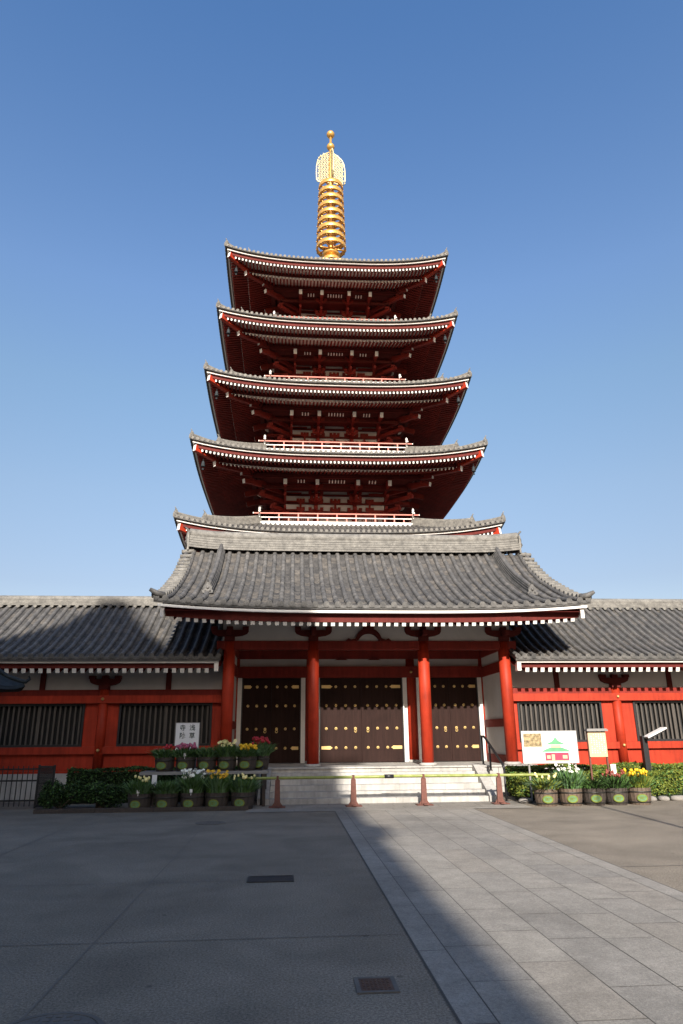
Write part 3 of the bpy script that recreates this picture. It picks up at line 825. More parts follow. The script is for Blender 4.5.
        p = D(We-.10, surf(We)+lift(We,We)+.10); ogre_tile(roof, p, dirv, .75, M['tile_pale'])
        p = D(W-1.42, surf(W-1.42)+lift(W-1.42,W-1.42)+.22); ogre_tile(roof, p, dirv, .95, M['tile_pale'])
        b = MB()
        oe = W-.12
        zc = zf-.36+lift(W,W)
        b.beam(D(LO-.4, zF1-.16+lift(LO-.4,LO+.6)), D(oe, zc), .26, .40, endmat=1)
        b.build('upper_hip_rafter', [M['red'],M['white']], roof)
        b = MB(); b.beam(D(B-.1, zL1+.25), D(LO+.12, zL0-.10+lift(LO,W)*.8), .26, .36, endmat=1); b.build('lower_hip_rafter', [M['red_shaded'],M['white']], roof)
        # wind bell
        b = MB(); b.smooth = True; q = D(W-.62, zf-.72+lift(W-.62,W-.3))
        b.tube([q,(q[0],q[1],q[2]-.14)], .015, 5)
        b.lathe((q[0],q[1],q[2]-.50),[(.13,0),(.125,.04),(.10,.2),(.075,.32),(.03,.37)], 12)
        b.tube([(q[0],q[1],q[2]-.45),(q[0],q[1],q[2]-.62)], .01, 4); b.box(q[0]-.06,q[0]+.06,q[1]-.006,q[1]+.006,q[2]-.72,q[2]-.62)
        b.build('wind_bell', M['bronze'], roof)
    # ---------------- storey body
    zp = zL1-.13                                    # underside of lower rafters at the purlin
    zb = zf-2.2                                    # column head
    floor = (LV[li+1][1]+2.02) if li < 4 else 1.2
    c1 = B*.39
    us = [-B,-c1,c1,B]
    b = MB()
    for T in SIDES:
        hbx(b, T, -B+.02, B-.02, B-.16, B-.06, floor-.6, zf+1.0)
    body = b.build('storey', M['plaster'], pag)
    for k, T in enumerate(SIDES):
        for u in us[:3] if True else us:
            b = MB(); b.smooth = True; x, y, _ = T(u,B,0)
            b.lathe((x,y,0), [(.21,floor-.3),(.20,zb+.1)], 16); b.build('column', M['red_shaded'], body)
    # horizontal beams
    b = MB()
    for T in SIDES:
        for z0, z1, d in ((zb-.1,zb+.12,.16),(zb-.55,zb-.33,.12),(floor-.1,floor+.16,.2)): hbx(b,T,-B-.1,B+.1,B-.2,B+d,z0,z1)
    b.build('tie_beams', M['red_shaded'], body)
    # doors and lattice windows in the bays
    b = MB()
    for T in SIDES:
        hbx(b, T, -c1*.8, c1*.8, B-.07, B-.02, floor+.1, zb-.6)
        for s in (-1,1):
            m = s*(B+c1)/2
            for q in range(-4,5): hbx(b, T, m+q*.13-.03, m+q*.13+.03, B-.07, B-.02, floor+.9, zb-.75)
    b.build('door_panels', M['red_shaded'], body)
    # bracket tiers: through beams on the wall plane with arms stepping outwards
    b = MB()
    NT = 3; st = (PO-B)/3
    if st > .76: st = .76
    zh = (zp-.25-(zb+.25))/3.0
    for T in SIDES:
        for t in (2,3):
            o = B+st*t; z = zb+.30+zh*t
            hbx(b, T, -o-.25, o+.25, o-.07, o+.07, z-.02, z+.16)
        for t in range(0,4):
            z = zb+.30+zh*t
            hbx(b, T, -B, B, B-.05, B+.07, z+.0, z+.12)
    b.build('bracket_beams', M['red_deep_shade'], body)
    def cluster(b, T, u, corner=False):
        b.m = 0
        hbx(b, T, u-.13, u+.13, B-.05, B+.10, zb+.32, zf-.45)
        hbx(b, T, u-.24, u+.24, B-.20, B+.24, zb+.12, zb+.32)
        for t in range(0,3):
            z = zb+.32+zh*t; o = B+st*t
            # outward arm
            hbx(b, T, u-.085, u+.085, B-.1, B+st*(t+1)+.12, z-.02, z+.18)
            # lateral arms at the step and on the wall
            for oo in ([B, o+st] if t < 2 else [B]):
                hw = .50 if oo == B else .42
                pts = [(-hw,.20),(-hw,.10),(-hw*.75,.02),(-hw*.3,-.03),(hw*.3,-.03),(hw*.75,.02),(hw,.10),(hw,.20)]
                zz = z + (0 if oo == B else zh*.95)
                b.prism(pts, lambda a,c: T(u+a,oo+.09,zz+c), lambda a,c: T(u+a,oo-.06,zz+c))
                for a in (-hw+.1,0,hw-.1): hbx(b, T, u+a-.11, u+a+.11, oo-.1, oo+.13, zz+.20, zz+.34)
        # tail rafter with white end
        z = zf-.62
        b.m = 0; b.beam(T(u,B-.1,z+.70), T(u,B+st*3+.55,z-.06), .23, .36, endmat=1)
    for k, T in enumerate(SIDES):
        for u in (-c1, c1):
            b = MB(); cluster(b, T, u); b.build('bracket_cluster', [M['red_shaded'],M['white']], body)
        # corner cluster with diagonal arms
        b = MB()
        def D(o, z): return T(o, o, z)
        hbx(b, T, B-.24, B+.24, B-.24, B+.24, zb+.12, zb+.32)
        for t in range(3):
            z = zb+.42+zh*t
            b.beam(D(B-.2,z), D(B+st*(t+1)+.2,z), .20, .24, endmat=(1 if t == 2 else None))
            hbx(b, T, B-1.1, B+st*(t+1)+.25, B-.07, B+.08, z-.08, z+.11)
            hbx(b, T, B-.08, B+.07, B-1.1, B+st*(t+1)+.25, z-.08, z+.11)
            for o in (B+st*(t+1),): hbx(b, T, o-.15, o+.15, o-.15, o+.15, z+.13, z+.27)
        z = zf-.55
        b.beam(D(B-.1,z+.62), D(B+st*3+.45,z-.12), .24, .28, endmat=1)
        for uu, TT in ((B,T),(-B,SIDES[(k+1)%4])):
            b.beam(TT(uu,B-.1,zf+.08), TT(uu,B+st*3+.55,zf-.68), .23, .36, endmat=1)
        b.beam(D(B-.1,z+1.05), D(B+st*3+.62,z+.34), .2, .22, endmat=1)
        b.build('corner_bracket', [M['red_shaded'],M['white']], body)
    ribs = []
    for T in SIDES:
        for u in (-(B+c1)/2, 0, (B+c1)/2):
            b = MB(); hs_ = 1 if u == 0 else .8
            hbx(b, T, u-.07, u+.07, B-.05, B+.09, zb+.12, zb+.95)
            for t in range(2):
                zz = zb+.40+zh*t; hw = .36*hs_
                pts = [(-hw,.17),(-hw,.09),(-hw*.8,.02),(-hw*.4,-.03),(hw*.4,-.03),(hw*.8,.02),(hw,.09),(hw,.17)]
                b.prism(pts, lambda a,c: T(u+a,B+.10,zz+c), lambda a,c: T(u+a,B-.04,zz+c))
                for a in (-hw+.09,0,hw-.09): hbx(b, T, u+a-.09, u+a+.09, B-.04, B+.13, zz+.17, zz+.28)
            b.build('intermediate_strut', M['red_shaded'], body)
            n = 6 if abs(u) < .1 else 3
            for q in range(n):
                uu = u+(q-(n-1)/2)*.2
                ribs.append((T(uu,B+st*2+.25,zf-.36), T(uu,B+st*3-.25,zf-.24)))
    b = MB()
    for T in SIDES: 
        o = PO-.12; hbx(b, T, -o, o, o-.12, o+.12, zp-.28, zp-.02)
        # coved ceiling boards closing the eave
        o1 = B+st*2; o2 = o-.13
        b.quad(T(-o1,o1,zf-.30),T(o1,o1,zf-.30),T(o2,o2,zp-.1),T(-o2,o2,zp-.1))
        b.quad(T(-B,B,zf-.36),T(B,B,zf-.36),T(o1,o1,zf-.31),T(-o1,o1,zf-.31))
    b.m = 1
    for p, q in ribs: b.beam(p, q, .07, .06)
    b.build('purlin', [M['red_deep_shade'],M['soffit_white']], body)
    # ---------------- balcony
    if li < 4:
        R = BR[li]; zfl = floor
        b = MB()
        for T in SIDES:
            hbx(b, T, -R, R, B-.1, R+.0, zfl-.02, zfl+.06)
            b.m = 1; hbx(b, T, -R, R, R-.02, R+.06, zfl-.12, zfl+.09); b.m = 0
            hbx(b, T, -R+.2, R-.2, R-.7, R-.5, zfl-.5, zfl-.03)
        bal = b.build('balcony', [M['rail_red'],M['white']], pag)
        for k, T in enumerate(SIDES):
            b = MB(); hr = R-.08
            for z0, z1, e in ((zfl+.10,zfl+.17,.1),(zfl+.40,zfl+.46,.1),(zfl+.68,zfl+.75,.38)):
                b.m = 1 if z0 < zfl+.5 else 0
                hbx(b, T, -hr-e, hr+e, hr-.035, hr+.035, z0, z1)
                b.m = 1
                for s in (-1,1):
                    u = s*(hr+e); a, c = sorted((u, u+s*.05)); hbx(b, T, a, c, hr-.04, hr+.04, z0-.005, z1+.005)
                b.m = 0
            n = int(2*hr/.62)
            for j in range(n+1):
                u = -hr+2*hr*j/n; main = (j % 2 == 0)
                z1 = zfl+.68 if main else zfl+.40
                hbx(b, T, u-.04, u+.04, hr-.03, hr+.03, zfl+.03, z1)
            x, y, _ = T(hr,hr,0)
            b.m = 1; b.smooth = True
            b.lathe((x,y,zfl+.06),[(.06,0),(.06,.78),(.085,.80),(.085,.86),(.05,.9),(.09,.97),(.075,1.04),(.01,1.15)], 10)
            b.m = 0; b.smooth = False
            b.build('railing', [M['rail_red'],M['white']], bal)
# base of the pagoda: two-step hall the pagoda stands on
b = MB(); b.box(PX-7,PX+7,PY-7,PY+7,0,1.2); b.box(PX-7.3,PX+7.3,PY-7.3,PY+7.3,0,.6); b.build('stone_base', M['granite'], pag)
# finial
fz = 38.75
b = MB(); b.m = 0
b.box(PX-.62,PX+.62,PY-.62,PY+.62,fz-1.0,fz+.35); b.box(PX-.75,PX+.75,PY-.75,PY+.75,fz+.35,fz+.45)
b.smooth = True
b.lathe((PX,PY,fz+.45),[(.86,0),(.84,.2),(.72,.42),(.5,.6),(.3,.68)], 28)
b.lathe((PX,PY,fz+1.13),[(.3,0),(.55,.08),(.75,.2),(.72,.24),(.3,.22),(.22,.4)], 24)
fin = b.build('finial', M['gold'], pag)
b = MB(); b.smooth = True; b.lathe((PX,PY,0),[(.2,40.3),(.17,47.6),(.12,50.8),(.09,53.0)], 16); b.build('spire_shaft', M['gold'], fin)
for i in range(9):
    z = 40.75 + i*.79; R0 = lerp(1.26,1.06,i/8)
    b = MB(); b.smooth = True
    b.lathe((PX,PY,z),[(R0,-.17),(R0+.03,0),(R0,.17),(R0-.14,.17),(R0-.16,0),(R0-.14,-.17),(R0,-.17)], 36, caps=False)
    b.lathe((PX,PY,z),[(.3,-.12),(.33,0),(.3,.12)], 16)
    for k in range(8):
        a = k*PI/4+.2; b.tube([(PX+.28*math.cos(a),PY+.28*math.sin(a),z),(PX+(R0-.06)*math.cos(a),PY+(R0-.06)*math.sin(a),z)], .07, 6)
    for k in range(16):
        a = k*PI/8; b.tube([(PX+R0*math.cos(a),PY+R0*math.sin(a),z-.12),(PX+R0*math.cos(a),PY+R0*math.sin(a),z-.22)], [.03,.045], 5)
    b.build('spire_ring', M['gold'], fin)
# water-flame: four openwork plates with scrolls
for k in range(4):
    a = k*PI/2+PI/4*0+.12; dx, dy = math.cos(a), math.sin(a)
    b = MB(); b.smooth = True
    z0 = 47.75
    def Q(r, z): return (PX+dx*r, PY+dy*r, z0+z)
    outl = [(.12,.0),(.7,-.15),(1.18,-.1),(1.27,.3),(1.28,.9),(1.27,1.5),(1.2,2.1),(1.0,2.6),(.6,3.0),(.14,3.3)]
    b.tube([Q(*p) for p in outl], .055, 6)
    random.seed(5)
    for zz in [i*.27 for i in range(12)]:
        rmax = interp([(0,1.2),(.9,1.22),(1.5,1.2),(2.1,1.12),(2.6,.92),(3.0,.55),(3.3,.15)], zz)
        n = int(rmax/.24)
        for j in range(n):
            r = .22+j*.25+(.06 if int(zz/.27) % 2 else 0)
            if r > rmax-.02: continue
            c = [Q(r+.10*math.cos(q*PI/4), zz+.10*math.sin(q*PI/4)) for q in range(8)]
            b.tube(c+[c[0]], .042, 5, caps=False)
        b.tube([Q(rmax,zz),Q(rmax+.10,zz+.10),Q(rmax+.08,zz+.2)],[.05,.04,.015],5)
    b.build('flame_plate', M['gold_pale'], fin)
b = MB(); b.smooth = True
b.lathe((PX,PY,51.35),[(.09,0),(.22,.06),(.33,.2),(.36,.36),(.3,.52),(.18,.66),(.1,.76)], 20)
b.build('dragon_wheel_ball', M['gold'], fin)
b = MB(); b.smooth = True
b.lathe((PX,PY,52.75),[(.09,0),(.26,.1),(.36,.28),(.36,.42),(.27,.58),(.1,.72),(.01,.84)], 20)
b.build('jewel_ball', M['gold'], fin)

# ------------------------------------------------------------------ handrails
def handrail(X, label):
    t = thing('handrail', (X,18.5,0), label, 'handrail')
    b = MB(); b.smooth = True
    b.tube([(X,19.72,1.52),(X,19.5,1.52),(X,19.3,1.46),(X,17.98,.90),(X,17.86,.84),(X,17.80,.74)], .032, 10)
    b.build('rail', M['iron'], t)
    for y, z0, z1 in ((19.7,.78,1.52),(19.0,.66,1.33),(17.80,.0,.76)):
        b = MB(); b.smooth = True; b.tube([(X,y,z0),(X,y,z1)], .027, 10); b.lathe((X,y,z0),[(.05,.0),(.05,.015),(.02,.03)],12); b.build('post', M['iron'], t)
handrail(5.33, 'black iron handrail at the sunlit end of the stone steps, beside the hedge')
handrail(-.66, 'black iron handrail at the shaded end of the stone steps, beside the flower barrels')

# ------------------------------------------------------------------ barrier: stands and bamboo poles
BYY = 17.22
labels = ['rusty red barrier stand before the stair edge nearest the shelf of flower barrels','rusty red barrier stand on the shadow edge, second from the flower shelf',
          'sunlit rusty red barrier stand before the middle of the steps, right of the black tape','rusty red barrier stand beside the sunlit handrail and hedge']
def stand():
    t = thing('barrier_stand', (0,0,0), 'x', 'barrier stand', 'stands carrying the bamboo barrier')
    b = MB(); b.add([(-.07,-.05,.03),(.07,-.05,.03),(.07,.05,.03),(-.07,.05,.03),(-.055,-.03,.60),(.055,-.03,.60),(.055,.03,.60),(-.055,.03,.60)],
                    [(0,3,2,1),(4,5,6,7),(0,1,5,4),(1,2,6,5),(2,3,7,6),(3,0,4,7)])
    for s in (-1,1): b.prism([(s*.073,.03),(s*.13,.03),(s*.07,.12)] if s > 0 else [(s*.07,.12),(s*.13,.03),(s*.073,.03)], lambda x,z: (x,-.015,z), lambda x,z: (x,.015,z))
    b.build('post', M['stand'], t)
    b = MB(); b.box(-.19,.19,-.16,.16,.014,.03); b.box(-.05,.05,-.26,.26,.0305,.05); b.build('foot_plate', M['stand'], t)
    b = MB()
    for s in (-1,1): b.beam((0,s*.034,.60),(0,s*.045,.69),.05,.012,up=(0,1,0))
    b.box(-.035,.035,-.03,.03,.601,.612); b.build('pole_fork', M['stand'], t)
    return t
st0 = stand()
for i, x in enumerate((-.27,1.51,3.18,5.0)):
    o = st0 if i == 0 else copy_tree(st0)
    o.location = (x,BYY,0); o['label'] = labels[i]
def pole(x0, x1, z0, z1, label):
    b = MB(); b.smooth = True; L = x1-x0; pts = []; rr = []; n = int(L/.30)
    for i in range(n+1):
        x = lerp(x0,x1,i/n); z = lerp(z0,z1,i/n)
        if 0 < i < n: pts += [(x-.015,BYY,z),(x,BYY,z),(x+.015,BYY,z)]; rr += [.033,.038,.033]
        else: pts.append((x,BYY,z)); rr.append(.034)
    b.tube(pts, rr, 10); t = b.build('bamboo_pole', M['bamboo'], org=((x0+x1)/2,BYY,(z0+z1)/2)); tag(t, label, 'pole', 'bamboo poles of the barrier'); return t
pole(-1.08,2.42,.645,.645,'green bamboo pole of the barrier with its shaded end by the flower barrels')
p2 = pole(2.30,6.5,.655,.640,'sunlit green bamboo pole of the barrier reaching to the clipped hedge')
b = MB(); b.smooth = True; b.tube([(2.25,BYY,.650),(2.47,BYY,.650)], .045, 12); tp = b.build('tape_wrap', M['black'], org=(0,0,0)); tp.parent = p2; tp.location = (-4.4,-BYY,-.6475)

# ------------------------------------------------------------------ foliage helpers
def leaf_cloud(b, pts, size, nm=3, elong=1.6):
    for p in pts:
        e = Euler((random.uniform(-1.2,1.2), random.uniform(-1.2,1.2), random.uniform(0,2*PI))).to_matrix()
        s = size*random.uniform(.6,1.3); b.m = random.randrange(nm)
        u = e@Vector((s*.5,0,0)); v = e@Vector((0,s*.5*elong,0)); p = Vector(p)
        b.quad(p-u*.3-v, p+u-v*.1, p+u*.2+v, p-u+v*.1)
def blades(b, c, n, R, h, spread, w=.02, mi=None):
    """upright strap leaves rising from a disc"""
    tips = []
    for i in range(n):
        a = random.uniform(0,2*PI); r = R*math.sqrt(random.random()); x = c[0]+r*math.cos(a); y = c[1]+r*math.sin(a)
        a2 = a+random.uniform(-.6,.6); hh = h*random.uniform(.45,1.12); sp = spread*random.uniform(.3,2.1)*(r/R+.35)
        w_ = w*random.uniform(.5,1.1); ta = random.uniform(0,PI); wx, wy = math.cos(ta)*w_, math.sin(ta)*w_
        b.m = random.randrange(2) if mi is None else random.choice(mi)
        P = []
        for t, ww in ((0,.6),(.5,1),(.85,.6),(1,.05)):
            ox = sp*t*t; P.append((x+math.cos(a2)*ox, y+math.sin(a2)*ox, c[2]+hh*(t-.18*sp*t*t/ max(h,.1)), ww))
        for p, q in zip(P,P[1:]):
            b.quad((p[0]-wx*p[3],p[1]-wy*p[3],p[2]),(p[0]+wx*p[3],p[1]+wy*p[3],p[2]),(q[0]+wx*q[3],q[1]+wy*q[3],q[2]),(q[0]-wx*q[3],q[1]-wy*q[3],q[2]))
        tips.append((P[-1][0],P[-1][1],P[-1][2]))
    return tips
def bloom(b, p, r, kind):
    x, y, z = p
    if kind == 'tulip':
        b.smooth = True; b.lathe((x,y,z-r),[(r*.3,0),(r*.8,r*.5),(r*.85,r*1.2),(r*.55,r*2.1)],6); b.smooth = False
    else:
        tilt = Euler((random.uniform(.3,1.2)*random.choice((1,1,-.3)),random.uniform(-.5,.5),0)).to_matrix()
        for k in range(6):
            a = k*PI/3; d = tilt@Vector((math.cos(a)*r,math.sin(a)*r,0)); e = tilt@Vector((-math.sin(a)*r*.45,math.cos(a)*r*.45,0)); o = Vector(p)
            b.quad(o, o+d*.6+e, o+d*1.1, o+d*.6-e)
        d = tilt@Vector((0,0,r*.5)); b.tube([p, tuple(Vector(p)+d)], [r*.2,r*.35], 6)
def barrel(loc, label, flower=None, petal=None, h=.30, fh=.36, dark=False, n=260, nf=24, leaf=('leaf_a','leaf_d'), R=.27, H=.37, group='flower barrels', emblem=True, spread=.12, tagp=False, bl=.02):
    """half barrel planter at loc with strap leaves and flowers"""
    t = thing('flower_barrel', loc, label, 'planter', group)
    X, Y, Z = loc
    b = MB(); ns = 18
    for k in range(ns):       # staves
        a0 = 2*PI*k/ns+.012; a1 = 2*PI*(k+1)/ns-.012; prof = [(.84,0),(.95,.35),(1.0,.75),(1.0,1.0)]
        o_ = []; i_ = []
        for r, q in prof: o_.append([(X+R*r*math.cos(a),Y+R*r*math.sin(a),Z+H*q) for a in (a0,a1)]); i_.append([(X+(R*r-.025)*math.cos(a),Y+(R*r-.025)*math.sin(a),Z+H*q) for a in (a0,a1)])
        for q in range(3):
            b.quad(o_[q][0],o_[q][1],o_[q+1][1],o_[q+1][0]); b.quad(i_[q][1],i_[q][0],i_[q+1][0],i_[q+1][1])
        b.quad(o_[3][0],o_[3][1],i_[3][1],i_[3][0]); b.quad(o_[0][1],o_[0][0],i_[0][0],i_[0][1])
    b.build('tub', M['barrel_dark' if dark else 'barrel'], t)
    for q, r in ((.12,.885),(.72,1.0)):
        b = MB(); b.smooth = True; rr = R*r; b.lathe((X,Y,Z+H*q),[(rr,0),(rr+.008,.004),(rr+.008,.028),(rr,.032)],36); b.build('hoop', M['hoop'], t)
    b = MB(); b.lathe((X,Y,Z),[(R*.78,.02),(R*.93,H-.06),(.001,H-.045)],20); b.build('soil', M['soil'], t)
    if emblem:
        b = MB()           # oval emblem following the tub
        def E(u, v): a = -PI/2-.22+u/R; rr = R*.975+.014; return (X+rr*math.cos(a), Y+rr*math.sin(a), Z+H*.42+v)
        N = 20; w, hh = .125, .085
        c0 = E(0,0)
        ring = [E(w*math.cos(q*2*PI/N), hh*math.sin(q*2*PI/N)) for q in range(N)]
        ring2 = [E(w*.78*math.cos(q*2*PI/N), hh*.72*math.sin(q*2*PI/N)) for q in range(N)]
        for q in range(N):
            q2 = (q+1)%N
            b.m = 1; b.quad(ring[q],ring[q2],ring2[q2],ring2[q]); b.m = 0; b.add([c0,ring2[q],ring2[q2]],[(0,1,2)])
        b.m = 1
        for (u,v,du,dv) in ((-.03,.02,.03,.006),(-.03,-.02,.03,.006),(0,0,.006,.03),(.03,.0,.006,.025),(-.03,0,.02,.005),(.035,.02,.015,.005)):
            p = [E(u-du,v-dv),E(u+du,v-dv),E(u+du,v+dv),E(u-du,v+dv)]; p = [(x-.001,y-.004,z) for x,y,z in p]; b.quad(*p)
        b.build('emblem', [M['emblem'],M['leaf_b']], t)
    b = MB(); tips = blades(b, (X,Y,Z+H-.05), int(n*1.8), R*.9, fh, spread, w=bl); b.build('leaves', [M[leaf[0]],M[leaf[1]]], t)
    if flower:
        b = MB(); st = MB()
        for i in range(nf):
            a = random.uniform(0,2*PI); r = R*1.0*math.sqrt(random.random()); x, y = X+r*math.cos(a), Y+r*math.sin(a)
            z = Z+H-.03+fh*random.uniform(.80,1.20)
            bloom(b, (x,y,z), random.uniform(.026,.040) if flower == 'tulip' else random.uniform(.032,.046), flower)
            st.tube([(X+r*.6*math.cos(a),Y+r*.6*math.sin(a),Z+H-.05),(x,y,z-.03)], .006, 4, caps=False)
        b.build('flowers', M[petal], t); st.build('stems', M['leaf_a'], t)
    if tagp:
        b = MB(); b.box(X-.03,X+.03,Y-R-.012,Y-R-.006,Z+H+.02,Z+H+.09); b.box(X-.005,X+.005,Y-R-.006,Y-R-.001,Z+H-.04,Z+H+.05); b.build('plant_tag', M['board'], t)
    return t
# sunlit row on the right
barrel((5.95,16.72,0),'half barrel of pale green tulip leaves, nearest the steps in the sunlit row', 'tulip','petal_cream', fh=.30, n=200, nf=9, leaf=('leaf_d','leaf_b'), bl=.028, spread=.2)
barrel((6.53,16.72,0),'sunlit half barrel with small white daffodils on tall stems', 'daffodil','petal_w', fh=.46, n=230, nf=26, leaf=('leaf_d','leaf_a'))
barrel((7.09,16.72,0),'very dark half barrel holding short dark green leaves, middle of the sunlit row', None,None, fh=.27, dark=True, n=170, leaf=('leaf_a','leaf_c'), spread=.16)
barrel((7.62,16.72,0),'dark half barrel with reddish brown budding plant, left of the yellow tulips in the sun', 'tulip','petal_o', fh=.34, dark=True, n=170, nf=22, leaf=('leaf_a','leaf_c'), spread=.16)
barrel((8.18,16.72,0),'sunlit half barrel crowded with yellow tulips', 'tulip','petal_y', fh=.34, n=170, nf=40, leaf=('leaf_a','leaf_b'))
# shaded front row on the ground
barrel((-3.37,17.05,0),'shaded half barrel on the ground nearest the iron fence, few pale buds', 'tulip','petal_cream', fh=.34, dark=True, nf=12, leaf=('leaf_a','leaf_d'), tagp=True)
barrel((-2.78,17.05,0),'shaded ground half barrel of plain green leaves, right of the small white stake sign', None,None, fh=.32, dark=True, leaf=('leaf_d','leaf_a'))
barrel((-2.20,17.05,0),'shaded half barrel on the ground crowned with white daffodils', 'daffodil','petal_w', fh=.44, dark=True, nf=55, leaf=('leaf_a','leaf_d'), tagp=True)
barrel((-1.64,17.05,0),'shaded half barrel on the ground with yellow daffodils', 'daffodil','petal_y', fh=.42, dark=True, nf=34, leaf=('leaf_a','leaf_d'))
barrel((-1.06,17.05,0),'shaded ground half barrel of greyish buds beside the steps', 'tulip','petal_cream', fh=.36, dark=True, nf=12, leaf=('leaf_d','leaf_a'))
# shelf and upper row
SZ = .80
t = thing('plant_shelf', (-2.05,17.8,0), 'grey plank shelf on legs carrying the upper row of flower barrels', 'shelf')
b = MB(); b.box(-3.52,-.50,17.5,17.78,SZ-.07,SZ-.005); b.box(-3.52,-.50,17.80,18.35,SZ-.07,SZ-.005); b.build('plank', M['plank'], t)
for x in (-3.35,-2.0,-.60):
    for y in (17.56,18.28): b = MB(); b.box(x-.04,x+.04,y-.04,y+.04,0,SZ-.071); b.build('leg', M['barrel_dark'], t)
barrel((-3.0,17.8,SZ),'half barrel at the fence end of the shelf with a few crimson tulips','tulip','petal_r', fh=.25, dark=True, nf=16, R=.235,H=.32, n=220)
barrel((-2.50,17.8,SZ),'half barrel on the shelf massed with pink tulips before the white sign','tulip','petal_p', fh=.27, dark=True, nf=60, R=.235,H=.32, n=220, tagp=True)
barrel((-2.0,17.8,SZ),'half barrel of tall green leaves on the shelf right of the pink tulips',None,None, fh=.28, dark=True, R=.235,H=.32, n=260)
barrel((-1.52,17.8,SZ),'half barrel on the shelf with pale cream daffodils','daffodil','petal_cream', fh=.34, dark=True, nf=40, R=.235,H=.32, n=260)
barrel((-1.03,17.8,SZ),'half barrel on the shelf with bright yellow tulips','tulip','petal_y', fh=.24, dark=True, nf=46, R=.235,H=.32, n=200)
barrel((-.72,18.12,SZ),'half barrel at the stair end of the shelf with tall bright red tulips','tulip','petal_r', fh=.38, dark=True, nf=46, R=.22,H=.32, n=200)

# ------------------------------------------------------------------ hedges and shrubs
def hedge(name, x0,x1,y0,y1,z0,z1,label,seed,mats,n,size=.05,core=True,rough=.05):
    random.seed(seed)
    t = thing(name, ((x0+x1)/2,(y0+y1)/2,0), label, 'hedge')
    b = MB()
    # dark core box painting in the shade between the leaves, not stems
    NX = int((x1-x0)/.15); 
    b.box(x0+.07,x1-.07,y0+.07,y1-.07,.02,z1-.07); b.build('stems', M['hedge_core'], t)
    b = MB(); pts = []
    def bulge(x, y): return rough*(math.sin(x*3.1+seed)+math.sin(x*7.3+y*5+seed*2)*.6)
    for i in range(n):
        f = random.random(); A1 = (z1-z0)*(x1-x0); A2 = (y1-y0)*(x1-x0); A3 = (z1-z0)*(y1-y0)*2; tot = A1*1.3+A2+A3; q = f*tot
        if q < A1: p = (random.uniform(x0,x1), y0, random.uniform(z0,z1))
        elif q < A1*1.3: p = (random.uniform(x0,x1), y1, random.uniform(z0,z1))
        elif q < A1*1.3+A2: p = (random.uniform(x0,x1), random.uniform(y0,y1), z1)
        else: p = (random.choice((x0,x1)), random.uniform(y0,y1), random.uniform(z0,z1))
        bg = bulge(p[0],p[1]); 
        p = (p[0]+random.gauss(0,.015), p[1]+random.gauss(0,.02)+(bg*.6 if p[1] == y0 else 0), p[2]+random.gauss(0,.016)+(.45*bg if p[2] == z1 else 0))
        pts.append(p)
    leaf_cloud(b, pts, size, len(mats)); b.build('foliage', mats, t)
    return t
HM = [M['leaf_b'],M['leaf_a'],M['leaf_b']]
hedge('clipped_hedge', 5.62,14.5,17.65,18.30,.12,.60,'low clipped green hedge standing just behind the sunlit flower barrels',3,HM,34000,.036)
hedge('clipped_hedge', 5.85,14.5,18.75,19.5,.12,.74,'taller clipped hedge with yellow-green top, behind the lower hedge and against the red wall',4,[M['leaf_b'],M['leaf_b'],M['leaf_a']],30000,.038,rough=.06)
t = thing('hedge_edging', (10,17.4,0), 'line of rough grey stones edging the sunlit hedge', 'stone edging')
random.seed(9)
x = 5.5
while x < 14:
    w = random.uniform(.25,.5); b = MB(); h = random.uniform(.09,.15)
    N = 8; prof = [(.9,0),(1,.4),(.85,.85),(.5,1.0)]
    b.smooth = True; b.lathe((x+w/2,17.42,0),[(w*.5*r,h*q) for r,q in prof]+[(.001,h)],9,1,.38/w*.9*random.uniform(.8,1.1)); b.build('edging_stone', M['stone'], t); x += w+.03
def shrub(loc, rx, ry, h, label, seed, mats, n, size=.05):
    random.seed(seed)
    t = thing('shrub', loc, label, 'shrub', 'shrubs along the shaded wing')
    b = MB(); b.smooth = True; lobes = []
    for i in range(7):
        a = random.uniform(0,2*PI); r = random.uniform(0,.65); lobes.append((loc[0]+rx*r*math.cos(a), loc[1]+ry*r*math.sin(a), random.uniform(.35,.75)*h, random.uniform(.28,.45)))
    for lx, ly, lz, lr in lobes: b.tube([(loc[0]+random.uniform(-.1,.1),loc[1],0),(lerp(loc[0],lx,.6),lerp(loc[1],ly,.6),lz*.55),(lx,ly,lz)], [.025,.018,.008], 6)
    b.build('branches', M['bark'], t)
    b = MB(); pts = []
    for i in range(n):
        lx, ly, lz, lr = random.choice(lobes); v = Vector((random.gauss(0,1),random.gauss(0,1),random.gauss(0,1))).normalized()*random.uniform(.45,1.05)
        p = (lx+v.x*lr*rx*1.1, ly+v.y*lr*ry*1.2, max(.03, lz+v.z*lr*h*1.0)); pts.append(p)
    leaf_cloud(b, pts, size, len(mats)); b.build('foliage', mats, t)
SM = [M['leaf_a'],M['leaf_c'],M['leaf_c']]
shrub((-5.35,17.75,0),.62,.45,.62,'low olive green azalea shrub beside the dark fence gate',11,[M['leaf_c'],M['leaf_a'],M['leaf_c']],5500,.035)
shrub((-4.45,17.85,0),.62,.45,.60,'loose dark shrub between the azalea and the first ground barrel',12,SM,5000,.035)
shrub((-3.4,18.3,0),.75,.35,.62,'dark shrub behind the front barrel row under the shelf',13,SM,4000,.035)
hedge('clipped_hedge', -5.6,-.95,18.95,19.45,.1,.80,'dark shaded hedge along the stone base of the left wing, behind the shrubs',14,[M['leaf_c'],M['leaf_a'],M['leaf_c']],16000,.036)
b = MB(); block_row(b, -5.6,-.9,17.36-.62,17.36-.5,0,.09,.7); 
